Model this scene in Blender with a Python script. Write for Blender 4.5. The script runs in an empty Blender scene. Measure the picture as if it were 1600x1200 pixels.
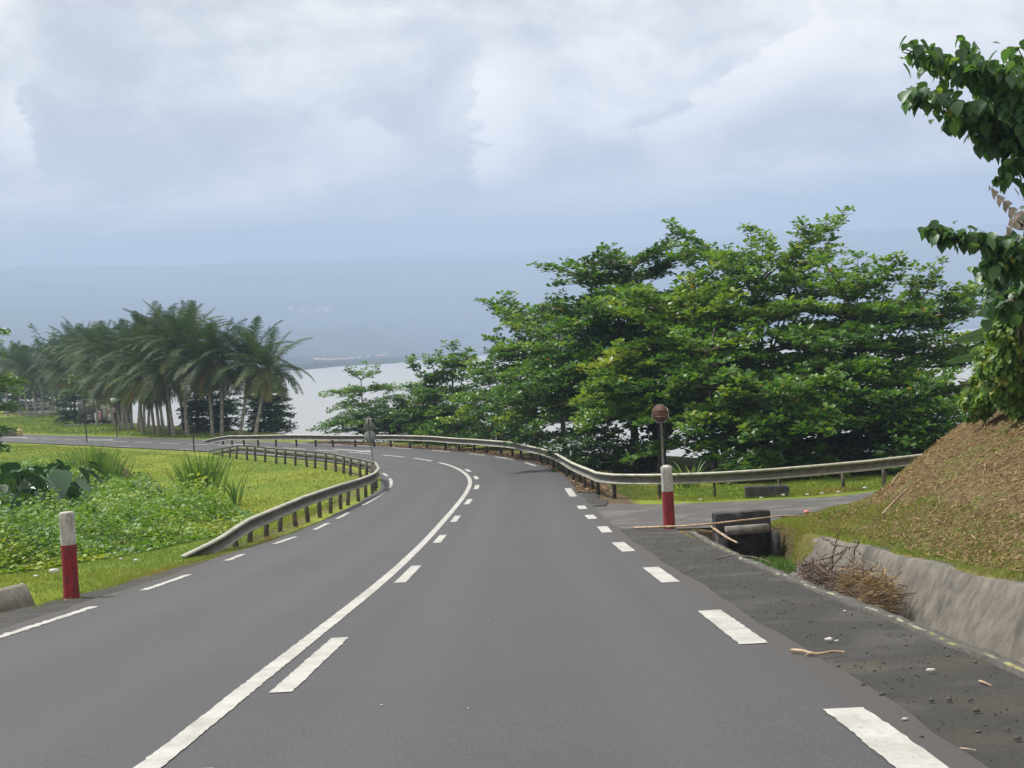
import bpy, math, random
import numpy as np
from mathutils import Vector, Matrix

# ------------------------------------------------------------------ camera, world, sun, exposure
scene = bpy.context.scene
col = scene.collection
FP = 2200.0                      # focal length in photo pixels (1600 wide)
ROLL = math.radians(3.0)
PITCH = math.atan(55 * math.cos(ROLL) / FP)
ZC = 7.5                         # camera height above the sea
cam_d = bpy.data.cameras.new('camera')
cam_d.sensor_width = 36.0
cam_d.lens = FP / 1600 * 36.0
cam_d.clip_start = 0.05
cam_d.clip_end = 20000
cam = bpy.data.objects.new('camera', cam_d)
col.objects.link(cam)
_fw = Vector((0, math.cos(PITCH), -math.sin(PITCH)))
_up0 = Vector((0, math.sin(PITCH), math.cos(PITCH)))
_rt0 = Vector((1, 0, 0))
_rt = _rt0 * math.cos(ROLL) - _up0 * math.sin(ROLL)
_up = _rt0 * math.sin(ROLL) + _up0 * math.cos(ROLL)
cam.matrix_world = Matrix(((_rt.x, _up.x, -_fw.x, 0), (_rt.y, _up.y, -_fw.y, 0), (_rt.z, _up.z, -_fw.z, ZC), (0, 0, 0, 1)))
scene.camera = cam

SUN_EL = math.radians(58)
SUN_AZ = math.radians(-62)       # measured from the view direction (+Y), negative = left
sun_d = bpy.data.lights.new('sun', 'SUN')
sun_d.energy = 4.5
sun_d.angle = math.radians(6)
sun_d.color = (1.0, 0.955, 0.88)
sun = bpy.data.objects.new('sun', sun_d)
col.objects.link(sun)
_sd = Vector((math.sin(SUN_AZ) * math.cos(SUN_EL), math.cos(SUN_AZ) * math.cos(SUN_EL), math.sin(SUN_EL)))
sun.rotation_euler = (-_sd).to_track_quat('-Z', 'Y').to_euler()

scene.view_settings.view_transform = 'Standard'
scene.view_settings.look = 'None'
scene.view_settings.exposure = 0.5
scene.view_settings.gamma = 1.0
scene.render.engine = 'CYCLES'
cy = scene.cycles
cy.max_bounces = 6
cy.diffuse_bounces = 3
cy.glossy_bounces = 3
cy.transmission_bounces = 4
cy.volume_bounces = 1
cy.transparent_max_bounces = 8
cy.use_denoising = True


class NT:
    """small helper to write node trees"""
    def __init__(self, tree):
        self.t = tree
        self.n = tree.nodes
        self.l = tree.links

    def node(self, typ, **kw):
        n = self.n.new(typ)
        for k, v in kw.items():
            setattr(n, k, v)
        return n

    def put(self, sock, v):
        if isinstance(v, bpy.types.NodeSocket):
            self.l.new(v, sock)
        elif v is not None:
            if isinstance(v, (tuple, list)) and sock.type == 'RGBA' and len(v) == 3:
                v = (*v, 1)
            sock.default_value = v

    def m(self, op, a, b=None, c=None, clamp=False):
        n = self.node('ShaderNodeMath', operation=op, use_clamp=clamp)
        self.put(n.inputs[0], a)
        if b is not None:
            self.put(n.inputs[1], b)
        if c is not None:
            self.put(n.inputs[2], c)
        return n.outputs[0]

    def vm(self, op, a, b=None):
        n = self.node('ShaderNodeVectorMath', operation=op)
        self.put(n.inputs[0], a)
        if b is not None:
            self.put(n.inputs[1], b)
        return n.outputs[0]

    def ss(self, x, a, b):
        """smoothstep from a to b"""
        n = self.node('ShaderNodeMapRange', interpolation_type='SMOOTHSTEP')
        self.put(n.inputs[0], x)
        n.inputs[1].default_value = a
        n.inputs[2].default_value = b
        return n.outputs[0]

    def mix(self, f, a, b, blend='MIX'):
        n = self.node('ShaderNodeMix', data_type='RGBA', blend_type=blend)
        self.put(n.inputs[0], f)
        self.put(n.inputs[6], a)
        self.put(n.inputs[7], b)
        return n.outputs[2]

    def noise(self, vec, scale, detail=4, rough=0.5, dist=0.0, out=0):
        n = self.node('ShaderNodeTexNoise')
        if vec is not None:
            self.l.new(vec, n.inputs['Vector'])
        n.inputs['Scale'].default_value = scale
        n.inputs['Detail'].default_value = detail
        n.inputs['Roughness'].default_value = rough
        n.inputs['Distortion'].default_value = dist
        return n.outputs[out]

    def ramp(self, f, stops):
        n = self.node('ShaderNodeValToRGB')
        self.put(n.inputs[0], f)
        e = n.color_ramp.elements
        while len(e) > 1:
            e.remove(e[-1])
        e[0].position = stops[0][0]
        e[0].color = (*stops[0][1], 1)
        for p, c in stops[1:]:
            k = e.new(p)
            k.color = (*c, 1)
        return n.outputs[0]

    def xyz(self, x, y, z):
        n = self.node('ShaderNodeCombineXYZ')
        self.put(n.inputs[0], x); self.put(n.inputs[1], y); self.put(n.inputs[2], z)
        return n.outputs[0]

    def sep(self, v):
        n = self.node('ShaderNodeSeparateXYZ')
        self.l.new(v, n.inputs[0])
        return n.outputs


# ---- pixel helpers: rays of the photograph, used to measure where things stand
KD = np.array([(-60, -3.0), (-10, 0.52), (0, 1.4), (10, 2.286), (20, 3.17), (25, 3.58), (30, 3.93), (36, 4.27), (42, 4.55), (47, 4.73), (56, 4.93), (70, 5.1), (100, 5.25), (130, 5.35), (200, 5.5), (500, 5.6)])
_ky = np.arange(-60, 500, 1.0)
_kz = np.interp(_ky, KD[:, 0], KD[:, 1])
_kz = np.convolve(np.pad(_kz, 3, mode='edge'), np.ones(7) / 7, mode='valid')


def base_z(y):
    return ZC - np.interp(y, _ky, _kz)


def ray(px, py):
    du, dv = px - 800, py - 600
    u = du * math.cos(ROLL) - dv * math.sin(ROLL)
    v = du * math.sin(ROLL) + dv * math.cos(ROLL)
    return np.array([u, FP * math.cos(PITCH) - v * math.sin(PITCH), -FP * math.sin(PITCH) - v * math.cos(PITCH)]) / FP


def at(px, py, d):
    r = ray(px, py)
    t = d / r[1]
    return np.array([r[0] * t, d, r[2] * t + ZC])


def project(p):
    X, Y, Z = p[0], p[1], p[2] - ZC
    d = Y * math.cos(PITCH) - Z * math.sin(PITCH)
    up = Y * math.sin(PITCH) + Z * math.cos(PITCH)
    u, v = FP * X / d, -FP * up / d
    return 800 + u * math.cos(ROLL) + v * math.sin(ROLL), 600 - u * math.sin(ROLL) + v * math.cos(ROLL)


# ---- sky
world = bpy.data.worlds.new('World')
scene.world = world
world.use_nodes = True
w = NT(world.node_tree)
for n in list(w.n):
    w.n.remove(n)
sky = w.node('ShaderNodeTexSky', sky_type='NISHITA')
sky.sun_disc = False
sky.sun_elevation = SUN_EL
sky.sun_rotation = SUN_AZ
sky.air_density = 1.2
sky.dust_density = 3.0
dirv = w.vm('NORMALIZE', w.node('ShaderNodeTexCoord').outputs['Generated'])
dx, dy, dz = w.sep(dirv)
front = w.ss(dy, 0.35, 0.6)
dyc = w.m('MAXIMUM', dy, 0.2)
a_ = w.m('DIVIDE', dx, dyc)       # tangent of azimuth
e_ = w.m('DIVIDE', dz, dyc)       # tangent of elevation
stretched = w.vm('MULTIPLY', dirv, (1.0, 1.0, 2.1))
n_big = w.noise(stretched, 5.0, 7, 0.52, 0.5)
n_mid = w.noise(stretched, 15.0, 8, 0.62, 0.6)
n_fine = w.noise(w.vm('MULTIPLY', dirv, (1, 1, 1.3)), 44.0, 5, 0.6, 0.2)
den = w.m('ADD', w.m('MULTIPLY', n_big, 0.62), w.m('ADD', w.m('MULTIPLY', n_mid, 0.28), w.m('MULTIPLY', n_fine, 0.10)))


def px_ae(px, py):
    r = ray(px, py)
    return r[0] / r[1], r[2] / r[1]


def billow(p0, p1, side, width, amp, grow=0.006):
    """bright sunlit edge of a cloud running from p0 to p1 (photo pixels); side=+1: cloud body lies right of p0->p1"""
    a0, e0 = px_ae(*p0)
    a1, e1 = px_ae(*p1)
    L = math.hypot(a1 - a0, e1 - e0)
    tx, te = (a1 - a0) / L, (e1 - e0) / L
    nx, ne = te * side, -tx * side
    s = w.m('ADD', w.m('MULTIPLY', w.m('SUBTRACT', a_, a0), nx), w.m('MULTIPLY', w.m('SUBTRACT', e_, e0), ne))
    wob = w.m('ADD', w.m('MULTIPLY', w.m('SUBTRACT', n_mid, 0.5), amp), w.m('MULTIPLY', w.m('SUBTRACT', n_fine, 0.5), amp * 0.65))
    s = w.m('ADD', s, wob)
    t = w.m('ADD', w.m('MULTIPLY', w.m('SUBTRACT', a_, a0), tx), w.m('MULTIPLY', w.m('SUBTRACT', e_, e0), te))
    t = w.m('ADD', t, w.m('MULTIPLY', wob, 0.7))
    m = w.m('MULTIPLY', w.ss(s, -0.0015, grow), w.m('SUBTRACT', 1.0, w.ss(s, grow, width)))
    m = w.m('MULTIPLY', m, w.ss(t, -0.02, 0.02))
    m = w.m('MULTIPLY', m, w.m('SUBTRACT', 1.0, w.ss(t, L - 0.02, L + 0.02)))
    return w.m('MULTIPLY', m, front)


cl = w.ramp(den, [(0.37, (0.44, 0.405, 0.36)), (0.44, (0.58, 0.54, 0.48)), (0.50, (0.77, 0.715, 0.62)), (0.555, (0.98, 0.895, 0.76)), (0.63, (1.18, 1.07, 0.90))])
b1 = billow((742, 300), (752, 85), 1, 0.055, 0.055)
b2 = billow((985, 205), (1275, 15), 1, 0.060, 0.045)
b3 = billow((520, 150), (640, 215), 1, 0.05, 0.05)
b4 = billow((60, 260), (30, 130), -1, 0.05, 0.05)
b5 = billow((-40, 300), (640, 318), 1, 0.018, 0.03)
b6 = billow((880, 318), (1300, 235), 1, 0.03, 0.03)
dk1 = billow((620, 300), (760, 40), -1, 0.10, 0.05)
dk2 = billow((760, 320), (1270, 190), -1, 0.035, 0.04)
dk3 = billow((-40, 285), (330, 270), -1, 0.05, 0.06)
dark = w.m('ADD', w.m('MULTIPLY', dk1, 0.30), w.m('ADD', w.m('MULTIPLY', dk2, 0.55), w.m('MULTIPLY', dk3, 0.5)), clamp=True)
cl = w.mix(dark, cl, (0.42, 0.41, 0.39))
brt = w.m('ADD', w.m('ADD', w.m('MULTIPLY', b1, 0.75), w.m('MULTIPLY', b2, 0.6)), w.m('ADD', w.m('MULTIPLY', b3, 0.35), w.m('ADD', w.m('MULTIPLY', b4, 0.6), w.m('ADD', w.m('MULTIPLY', b5, 0.3), w.m('MULTIPLY', b6, 0.3)))), clamp=True)
cl = w.mix(brt, cl, (1.36, 1.22, 1.02))
# the blue-grey layer of rain and haze under the cloud base
lowf = w.m('SUBTRACT', 1.0, w.ss(w.m('ADD', e_, w.m('MULTIPLY', w.m('SUBTRACT', n_big, 0.5), 0.03)), 0.080, 0.128))
lowf = w.m('MULTIPLY', lowf, w.m('MAXIMUM', front, 0.6))
cl = w.mix(w.m('MULTIPLY', lowf, 0.9), cl, (0.225, 0.298, 0.405))
skyc = w.vm('SCALE', sky.outputs[0])
skyc.node.inputs['Scale'].default_value = 0.10
fin = w.mix(0.95, skyc, cl)
bg = w.node('ShaderNodeBackground')
w.l.new(fin, bg.inputs[0])
bg.inputs[1].default_value = 1.0
w.l.new(bg.outputs[0], w.node('ShaderNodeOutputWorld').inputs[0])

# ------------------------------------------------------------------ mesh helpers
rng = np.random.default_rng(11)


class MB:
    """collects vertices and faces and builds ONE mesh object"""
    def __init__(self):
        self.v, self.f, self.t, self.n = [], [], [], 0

    def add(self, verts, faces, tint=0.5):
        verts = np.asarray(verts, dtype=np.float64).reshape(-1, 3)
        faces = np.asarray(faces, dtype=np.int64)
        if len(faces) == 0:
            return
        self.v.append(verts)
        self.f.append(faces + self.n)
        self.t.append(np.broadcast_to(np.asarray(tint, dtype=np.float64), (len(faces),)))
        self.n += len(verts)

    def box(self, c, s, rot=None, tint=0.5, taper=1.0):
        x, y, z = s[0] / 2, s[1] / 2, s[2] / 2
        v = np.array([(-x, -y, -z), (x, -y, -z), (x, y, -z), (-x, y, -z), (-x * taper, -y * taper, z), (x * taper, -y * taper, z), (x * taper, y * taper, z), (-x * taper, y * taper, z)])
        if rot is not None:
            v = v @ np.array(rot).T
        self.add(v + np.array(c), [(0, 3, 2, 1), (4, 5, 6, 7), (0, 1, 5, 4), (1, 2, 6, 5), (2, 3, 7, 6), (3, 0, 4, 7)], tint)

    def tube(self, pts, rad, sides=6, tint=0.5, cap=True):
        P = np.asarray(pts, dtype=float)
        n = len(P)
        R = np.broadcast_to(np.asarray(rad, dtype=float), (n,))
        T = np.gradient(P, axis=0)
        T /= np.linalg.norm(T, axis=1)[:, None] + 1e-9
        ref = np.array([1.0, 0, 0]) if abs(T[0][2]) > 0.8 else np.array([0, 0, 1.0])
        A = np.cross(T, ref)
        A /= np.linalg.norm(A, axis=1)[:, None] + 1e-9
        B = np.cross(T, A)
        th = np.arange(sides) * 2 * math.pi / sides
        ring = P[:, None, :] + R[:, None, None] * (np.cos(th)[None, :, None] * A[:, None, :] + np.sin(th)[None, :, None] * B[:, None, :])
        idx = np.arange(n * sides).reshape(n, sides)
        q = np.stack([idx[:-1], np.roll(idx[:-1], -1, 1), np.roll(idx[1:], -1, 1), idx[1:]], -1).reshape(-1, 4)
        self.add(ring.reshape(-1, 3), q, tint)
        if cap:
            k = self.n - n * sides
            for r, rev in ((0, True), (n - 1, False)):
                c = self.n
                self.v.append(P[r:r + 1]); self.n += 1
                ids = k + idx[r]
                tri = np.stack([ids, np.roll(ids, -1), np.full(sides, c)], -1)
                if not rev:
                    tri = tri[:, ::-1]
                self.f.append(tri); self.t.append(np.full(sides, tint))

    def lathe(self, prof, c, sides=16, tint=0.5, wob=0.0, seed=0):
        """prof: list of (radius, z)"""
        r0 = np.random.default_rng(seed)
        th = np.arange(sides) * 2 * math.pi / sides
        n = len(prof)
        pr = np.array(prof, dtype=float)
        rr = pr[:, 0][:, None] * (1 + wob * r0.normal(size=(n, sides)))
        v = np.stack([rr * np.cos(th), rr * np.sin(th), np.broadcast_to(pr[:, 1][:, None], rr.shape)], -1) + np.array(c)
        idx = np.arange(n * sides).reshape(n, sides)
        q = np.stack([idx[:-1], np.roll(idx[:-1], -1, 1), np.roll(idx[1:], -1, 1), idx[1:]], -1).reshape(-1, 4)
        self.add(v.reshape(-1, 3), q, tint)

    def leaves(self, P, D, U, L, W, tint, prof=((0.35, 0.8), (0.68, 1.0)), fold=0.15, droop=0.12):
        """a curved, folded leaf blade per row: P base, D direction, U upward normal"""
        N = len(P)
        if N == 0:
            return
        D = D / (np.linalg.norm(D, axis=1)[:, None] + 1e-9)
        S = np.cross(D, U)
        S /= np.linalg.norm(S, axis=1)[:, None] + 1e-9
        U = np.cross(S, D)
        L = np.broadcast_to(L, (N,))[:, None]
        W = np.broadcast_to(W, (N,))[:, None]
        vs = [P]
        for t, wd in prof:
            c = P + D * L * t - U * (L * droop * t * t)
            vs += [c - S * W * wd / 2 + U * W * fold, c, c + S * W * wd / 2 + U * W * fold]
        vs.append(P + D * L - U * L * droop)
        k = len(vs)
        V = np.stack(vs, 1).reshape(-1, 3)
        o = (np.arange(N) * k)[:, None]
        m = len(prof)
        tris = [(0, 1, 2), (0, 2, 3), (k - 1, 3 * m - 1, 3 * m - 2), (k - 1, 3 * m, 3 * m - 1)]
        quads = []
        for i in range(m - 1):
            b = 1 + 3 * i
            quads += [(b, b + 3, b + 4, b + 1), (b + 1, b + 4, b + 5, b + 2)]
        tt = np.broadcast_to(tint, (N,))
        self.v.append(V)
        F = (np.array(tris)[None] + o[:, :, None]).reshape(-1, 3) + self.n
        self.f.append(F); self.t.append(np.repeat(tt, len(tris)))
        if quads:
            Q = (np.array(quads)[None] + o[:, :, None]).reshape(-1, 4) + self.n
            self.f.append(Q); self.t.append(np.repeat(tt, len(quads)))
        self.n += len(V)

    def kites(self, P, D, U, L, W, tint, at_=0.6):
        """cheap 2-triangle leaf"""
        N = len(P)
        D = D / (np.linalg.norm(D, axis=1)[:, None] + 1e-9)
        S = np.cross(D, U)
        S /= np.linalg.norm(S, axis=1)[:, None] + 1e-9
        U2 = np.cross(S, D)
        L = np.broadcast_to(L, (N,))[:, None]
        W = np.broadcast_to(W, (N,))[:, None]
        V = np.stack([P, P + D * L * at_ + S * W / 2 + U2 * W * 0.15, P + D * L, P + D * L * at_ - S * W / 2 + U2 * W * 0.15], 1).reshape(-1, 3)
        o = (np.arange(N) * 4)[:, None]
        F = (np.array([(0, 1, 2), (0, 2, 3)])[None] + o[:, :, None]).reshape(-1, 3)
        self.add(V, F, np.repeat(np.broadcast_to(tint, (N,)), 2))

    def blades(self, P, D, L, W, tint, bend=0.3, yaw=None):
        """grass blade: quad + tip triangle, bending over"""
        N = len(P)
        if yaw is None:
            yaw = rng.uniform(0, 2 * math.pi, N)
        S = np.stack([np.cos(yaw), np.sin(yaw), np.zeros(N)], 1)
        L = np.broadcast_to(L, (N,))[:, None]
        W = np.broadcast_to(W, (N,))[:, None]
        D = D / (np.linalg.norm(D, axis=1)[:, None] + 1e-9)
        H = np.stack([D[:, 0], D[:, 1], np.zeros(N)], 1)
        m = P + D * L * 0.55
        tip = m + (D + H * bend * 2 + np.array([0, 0, -bend])) * L * 0.5
        V = np.stack([P - S * W / 2, P + S * W / 2, m + S * W * 0.4, m - S * W * 0.4, tip], 1).reshape(-1, 3)
        o = (np.arange(N) * 5)[:, None]
        tt = np.broadcast_to(tint, (N,))
        self.v.append(V)
        self.f.append((np.array([(0, 1, 2, 3)])[None] + o[:, :, None]).reshape(-1, 4) + self.n); self.t.append(tt)
        self.f.append((np.array([(3, 2, 4)])[None] + o[:, :, None]).reshape(-1, 3) + self.n); self.t.append(tt)
        self.n += len(V)

    def mesh(self, name, mat, smooth=False):
        me = bpy.data.meshes.new(name)
        V = np.concatenate(self.v).astype(np.float32)
        me.vertices.add(len(V))
        me.vertices.foreach_set('co', V.ravel())
        loops = np.concatenate([f.ravel() for f in self.f]).astype(np.int32)
        tot = np.concatenate([np.full(len(f), f.shape[1]) for f in self.f]).astype(np.int32)
        st = np.concatenate([[0], np.cumsum(tot)[:-1]]).astype(np.int32)
        me.loops.add(len(loops))
        me.loops.foreach_set('vertex_index', loops)
        me.polygons.add(len(tot))
        me.polygons.foreach_set('loop_start', st)
        me.polygons.foreach_set('loop_total', tot)
        at_ = me.attributes.new('tint', 'FLOAT', 'FACE')
        at_.data.foreach_set('value', np.concatenate(self.t).astype(np.float32))
        if smooth:
            me.polygons.foreach_set('use_smooth', np.ones(len(tot), dtype=bool))
        me.update(calc_edges=True)
        me.materials.append(mat)
        return me

    def build(self, name, mat, parent=None, smooth=False):
        o = bpy.data.objects.new(name, self.mesh(name, mat, smooth))
        col.objects.link(o)
        if parent is not None:
            o.parent = parent
            o.matrix_parent_inverse = Matrix.Translation(parent.location).inverted() if False else Matrix.Identity(4)
        return o


def tag(o, label=None, cat=None, group=None, kind=None):
    if label: o['label'] = label
    if cat: o['category'] = cat
    if group: o['group'] = group
    if kind: o['kind'] = kind
    return o


def empty(name, loc, label=None, cat=None, group=None, rz=0.0):
    o = bpy.data.objects.new(name, None)
    o.empty_display_size = 0.3
    col.objects.link(o)
    o.location = Vector([float(c) for c in loc])
    o.rotation_euler = (0, 0, rz)
    return tag(o, label, cat, group)


def copy_tree(o, parent=None):
    c = o.copy()
    col.objects.link(c)
    c.parent = parent
    for ch in list(o.children):
        copy_tree(ch, c)
    return c


# ------------------------------------------------------------------ materials
def mat(name):
    m = bpy.data.materials.new(name)
    m.use_nodes = True
    t = NT(m.node_tree)
    p = t.n['Principled BSDF']
    return m, t, p


def simple(name, c1, c2, scale=4.0, rough=0.75, bump=0.0, bscale=40.0, detail=6, spec=0.4, metal=0.0):
    m, t, p = mat(name)
    co = t.node('ShaderNodeTexCoord').outputs['Object']
    f = t.ss(t.noise(co, scale, detail, 0.6), 0.32, 0.68)
    t.put(p.inputs['Base Color'], t.mix(f, c1, c2))
    p.inputs['Roughness'].default_value = rough
    p.inputs['Specular IOR Level'].default_value = spec
    p.inputs['Metallic'].default_value = metal
    if bump:
        b = t.node('ShaderNodeBump')
        b.inputs['Strength'].default_value = bump
        b.inputs['Distance'].default_value = 0.02
        t.l.new(t.noise(co, bscale, 5, 0.6), b.inputs['Height'])
        t.l.new(b.outputs[0], p.inputs['Normal'])
    return m


def leaf_mat(name, stops, rough=0.4, trans=0.3, spec=0.4, tcol=(1.5, 1.5, 0.5)):
    m, t, p = mat(name)
    at_ = t.node('ShaderNodeAttribute', attribute_name='tint')
    c = t.ramp(at_.outputs['Fac'], stops)
    t.put(p.inputs['Base Color'], c)
    p.inputs['Roughness'].default_value = rough
    p.inputs['Specular IOR Level'].default_value = spec
    tr = t.node('ShaderNodeBsdfTranslucent')
    t.put(tr.inputs[0], t.mix(1.0, c, tcol, 'MULTIPLY'))
    mx = t.node('ShaderNodeMixShader')
    mx.inputs[0].default_value = trans
    t.l.new(p.outputs[0], mx.inputs[1])
    t.l.new(tr.outputs[0], mx.inputs[2])
    t.l.new(mx.outputs[0], t.n['Material Output'].inputs[0])
    return m


M = {}
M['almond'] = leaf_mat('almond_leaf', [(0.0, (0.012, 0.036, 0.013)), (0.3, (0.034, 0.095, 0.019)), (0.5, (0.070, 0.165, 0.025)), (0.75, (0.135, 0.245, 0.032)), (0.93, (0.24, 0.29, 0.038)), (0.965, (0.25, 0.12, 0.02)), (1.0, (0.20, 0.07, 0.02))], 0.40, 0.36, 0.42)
M['palm'] = leaf_mat('palm_leaf', [(0.0, (0.013, 0.034, 0.008)), (0.35, (0.036, 0.072, 0.015)), (0.65, (0.10, 0.130, 0.026)), (0.86, (0.20, 0.175, 0.045)), (0.94, (0.16, 0.095, 0.035)), (1.0, (0.16, 0.07, 0.02))], 0.55, 0.25, 0.2)
M['vine'] = leaf_mat('vine_leaf', [(0.0, (0.030, 0.08, 0.02)), (0.5, (0.075, 0.17, 0.025)), (0.8, (0.15, 0.25, 0.03)), (1.0, (0.30, 0.30, 0.04))], 0.42, 0.3, 0.4)
M['bigleaf'] = leaf_mat('big_leaf', [(0.0, (0.022, 0.060, 0.028)), (0.5, (0.058, 0.135, 0.058)), (0.85, (0.13, 0.25, 0.075)), (1.0, (0.25, 0.26, 0.03))], 0.42, 0.36, 0.45)
M['creeper'] = leaf_mat('creeper_leaf', [(0.0, (0.030, 0.085, 0.016)), (0.4, (0.095, 0.205, 0.024)), (0.75, (0.175, 0.285, 0.032)), (1.0, (0.29, 0.34, 0.05))], 0.5, 0.32, 0.35)
M['taro'] = leaf_mat('taro_leaf', [(0.0, (0.012, 0.045, 0.020)), (0.6, (0.030, 0.085, 0.035)), (1.0, (0.08, 0.16, 0.06))], 0.35, 0.15, 0.5)
M['blade'] = leaf_mat('grass_blade', [(0.0, (0.040, 0.100, 0.015)), (0.4, (0.100, 0.180, 0.022)), (0.7, (0.175, 0.235, 0.03)), (0.9, (0.25, 0.235, 0.06)), (1.0, (0.28, 0.19, 0.09))], 0.6, 0.25, 0.2)
M['reed'] = leaf_mat('reed_blade', [(0.0, (0.04, 0.10, 0.02)), (0.5, (0.09, 0.19, 0.03)), (0.8, (0.17, 0.26, 0.06)), (1.0, (0.32, 0.28, 0.12))], 0.5, 0.25, 0.35)
M['straw'] = leaf_mat('straw', [(0.0, (0.060, 0.035, 0.018)), (0.35, (0.15, 0.09, 0.045)), (0.6, (0.26, 0.18, 0.09)), (0.78, (0.36, 0.28, 0.14)), (0.82, (0.10, 0.15, 0.025)), (1.0, (0.17, 0.22, 0.035))], 0.7, 0.1, 0.2)
M['banana'] = leaf_mat('banana_leaf', [(0.0, (0.04, 0.11, 0.03)), (1.0, (0.08, 0.17, 0.045))], 0.38, 0.3, 0.4)
M['deadleaf'] = simple('withered_leaf', (0.16, 0.14, 0.12), (0.34, 0.30, 0.26), 6, 0.85)
M['bark'] = simple('tree_bark', (0.055, 0.042, 0.032), (0.15, 0.125, 0.10), 5, 0.9, 0.6, 18)
M['palmbark'] = simple('palm_bark', (0.17, 0.15, 0.13), (0.36, 0.33, 0.29), 5, 0.9, 0.5, 20)
M['twig'] = simple('dry_twig', (0.07, 0.05, 0.04), (0.18, 0.13, 0.10), 9, 0.85)
M['drywood'] = simple('dry_wood', (0.26, 0.17, 0.10), (0.46, 0.36, 0.26), 7, 0.8, 0.3, 30)
M['pole'] = simple('dark_pole', (0.03, 0.03, 0.03), (0.07, 0.06, 0.055), 6, 0.8)
M['rusty'] = simple('rusty_sign_back', (0.055, 0.030, 0.022), (0.13, 0.065, 0.042), 7, 0.75, 0.2, 30)
M['greymetal'] = simple('grey_sign_back', (0.20, 0.24, 0.25), (0.33, 0.37, 0.38), 6, 0.5, 0, spec=0.5, metal=0.2)
M['galv'] = simple('dull_pole', (0.12, 0.125, 0.125), (0.22, 0.22, 0.215), 6, 0.6)
M['darkstone'] = simple('black_concrete', (0.018, 0.018, 0.019), (0.055, 0.054, 0.053), 6, 0.85, 0.5, 30)
M['concrete'] = simple('grey_concrete', (0.14, 0.13, 0.12), (0.26, 0.245, 0.225), 5, 0.9, 0.4, 30)
M['litter'] = simple('pale_litter', (0.38, 0.39, 0.40), (0.6, 0.6, 0.58), 9, 0.5)
M['redlitter'] = simple('red_litter', (0.62, 0.12, 0.08), (0.75, 0.45, 0.40), 20, 0.5)
M['pebble'] = simple('dark_pebble', (0.03, 0.03, 0.031), (0.11, 0.108, 0.105), 3, 0.9)
M['mound'] = None


def road_mat():
    m, t, p = mat('asphalt')
    uv = t.node('ShaderNodeAttribute', attribute_name='lane').outputs['Vector']
    co = t.node('ShaderNodeTexCoord').outputs['Object']
    s, al, _ = t.sep(uv)
    agg = t.noise(co, 85, 3, 0.7)
    agg2 = t.noise(co, 24, 4, 0.6)
    big = t.noise(co, 0.35, 5, 0.55)
    long = t.noise(t.vm('MULTIPLY', uv, (2.2, 0.05, 0)), 1.0, 5, 0.6)
    c = t.mix(t.ss(agg, 0.3, 0.7), (0.029, 0.0295, 0.034), (0.078, 0.079, 0.088))
    c = t.mix(t.m('MULTIPLY', t.ss(agg2, 0.55, 0.75), 0.35), c, (0.105, 0.103, 0.110))
    c = t.mix(t.m('MULTIPLY', t.ss(big, 0.45, 0.7), 0.40), c, (0.048, 0.047, 0.051))
    c = t.mix(t.m('MULTIPLY', t.ss(long, 0.5, 0.75), 0.50), c, (0.044, 0.043, 0.047))
    # thin tyre streaks in the near lane
    wv = t.m('ADD', s, t.m('MULTIPLY', t.m('SUBTRACT', t.noise(t.vm('MULTIPLY', uv, (0, 0.05, 0)), 1.0, 1), 0.5), 0.30))
    for pos, wd, k in ((2.22, 0.022, 0.30), (2.42, 0.018, 0.28), (1.0, 0.02, 0.18), (2.75, 0.015, 0.15)):
        d = t.m('ABSOLUTE', t.m('SUBTRACT', wv, pos))
        c = t.mix(t.m('MULTIPLY', t.m('SUBTRACT', 1.0, t.ss(d, wd * 0.2, wd)), k * 0.55), c, (0.050, 0.049, 0.051))
    # paler polished wheel paths and a few dark drips
    for pos in (1.05, 2.75, -1.0, -2.6):
        d = t.m('ABSOLUTE', t.m('SUBTRACT', wv, pos))
        c = t.mix(t.m('MULTIPLY', t.m('SUBTRACT', 1.0, t.ss(d, 0.05, 0.50)), 0.13), c, (0.100, 0.101, 0.110))
    drip = t.m('MULTIPLY', t.ss(t.noise(t.vm('MULTIPLY', uv, (2.2, 0.7, 0)), 1.0, 5, 0.7), 0.64, 0.74), 0.5)
    c = t.mix(drip, c, (0.030, 0.029, 0.031))
    # dusty edge
    ed = t.ss(t.m('ADD', t.m('ABSOLUTE', t.m('SUBTRACT', s, 0.1)), t.m('MULTIPLY', t.m('SUBTRACT', agg2, 0.5), 0.6)), 3.35, 3.9)
    c = t.mix(t.m('MULTIPLY', ed, 0.8), c, (0.050, 0.046, 0.042))
    t.put(p.inputs['Base Color'], c)
    t.put(p.inputs['Roughness'], t.m('ADD', 0.62, t.m('MULTIPLY', agg2, 0.25)))
    p.inputs['Specular IOR Level'].default_value = 0.45
    b = t.node('ShaderNodeBump')
    b.inputs['Strength'].default_value = 0.55
    b.inputs['Distance'].default_value = 0.006
    t.l.new(t.noise(co, 120, 3, 0.7), b.inputs['Height'])
    t.l.new(b.outputs[0], p.inputs['Normal'])
    return m


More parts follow.
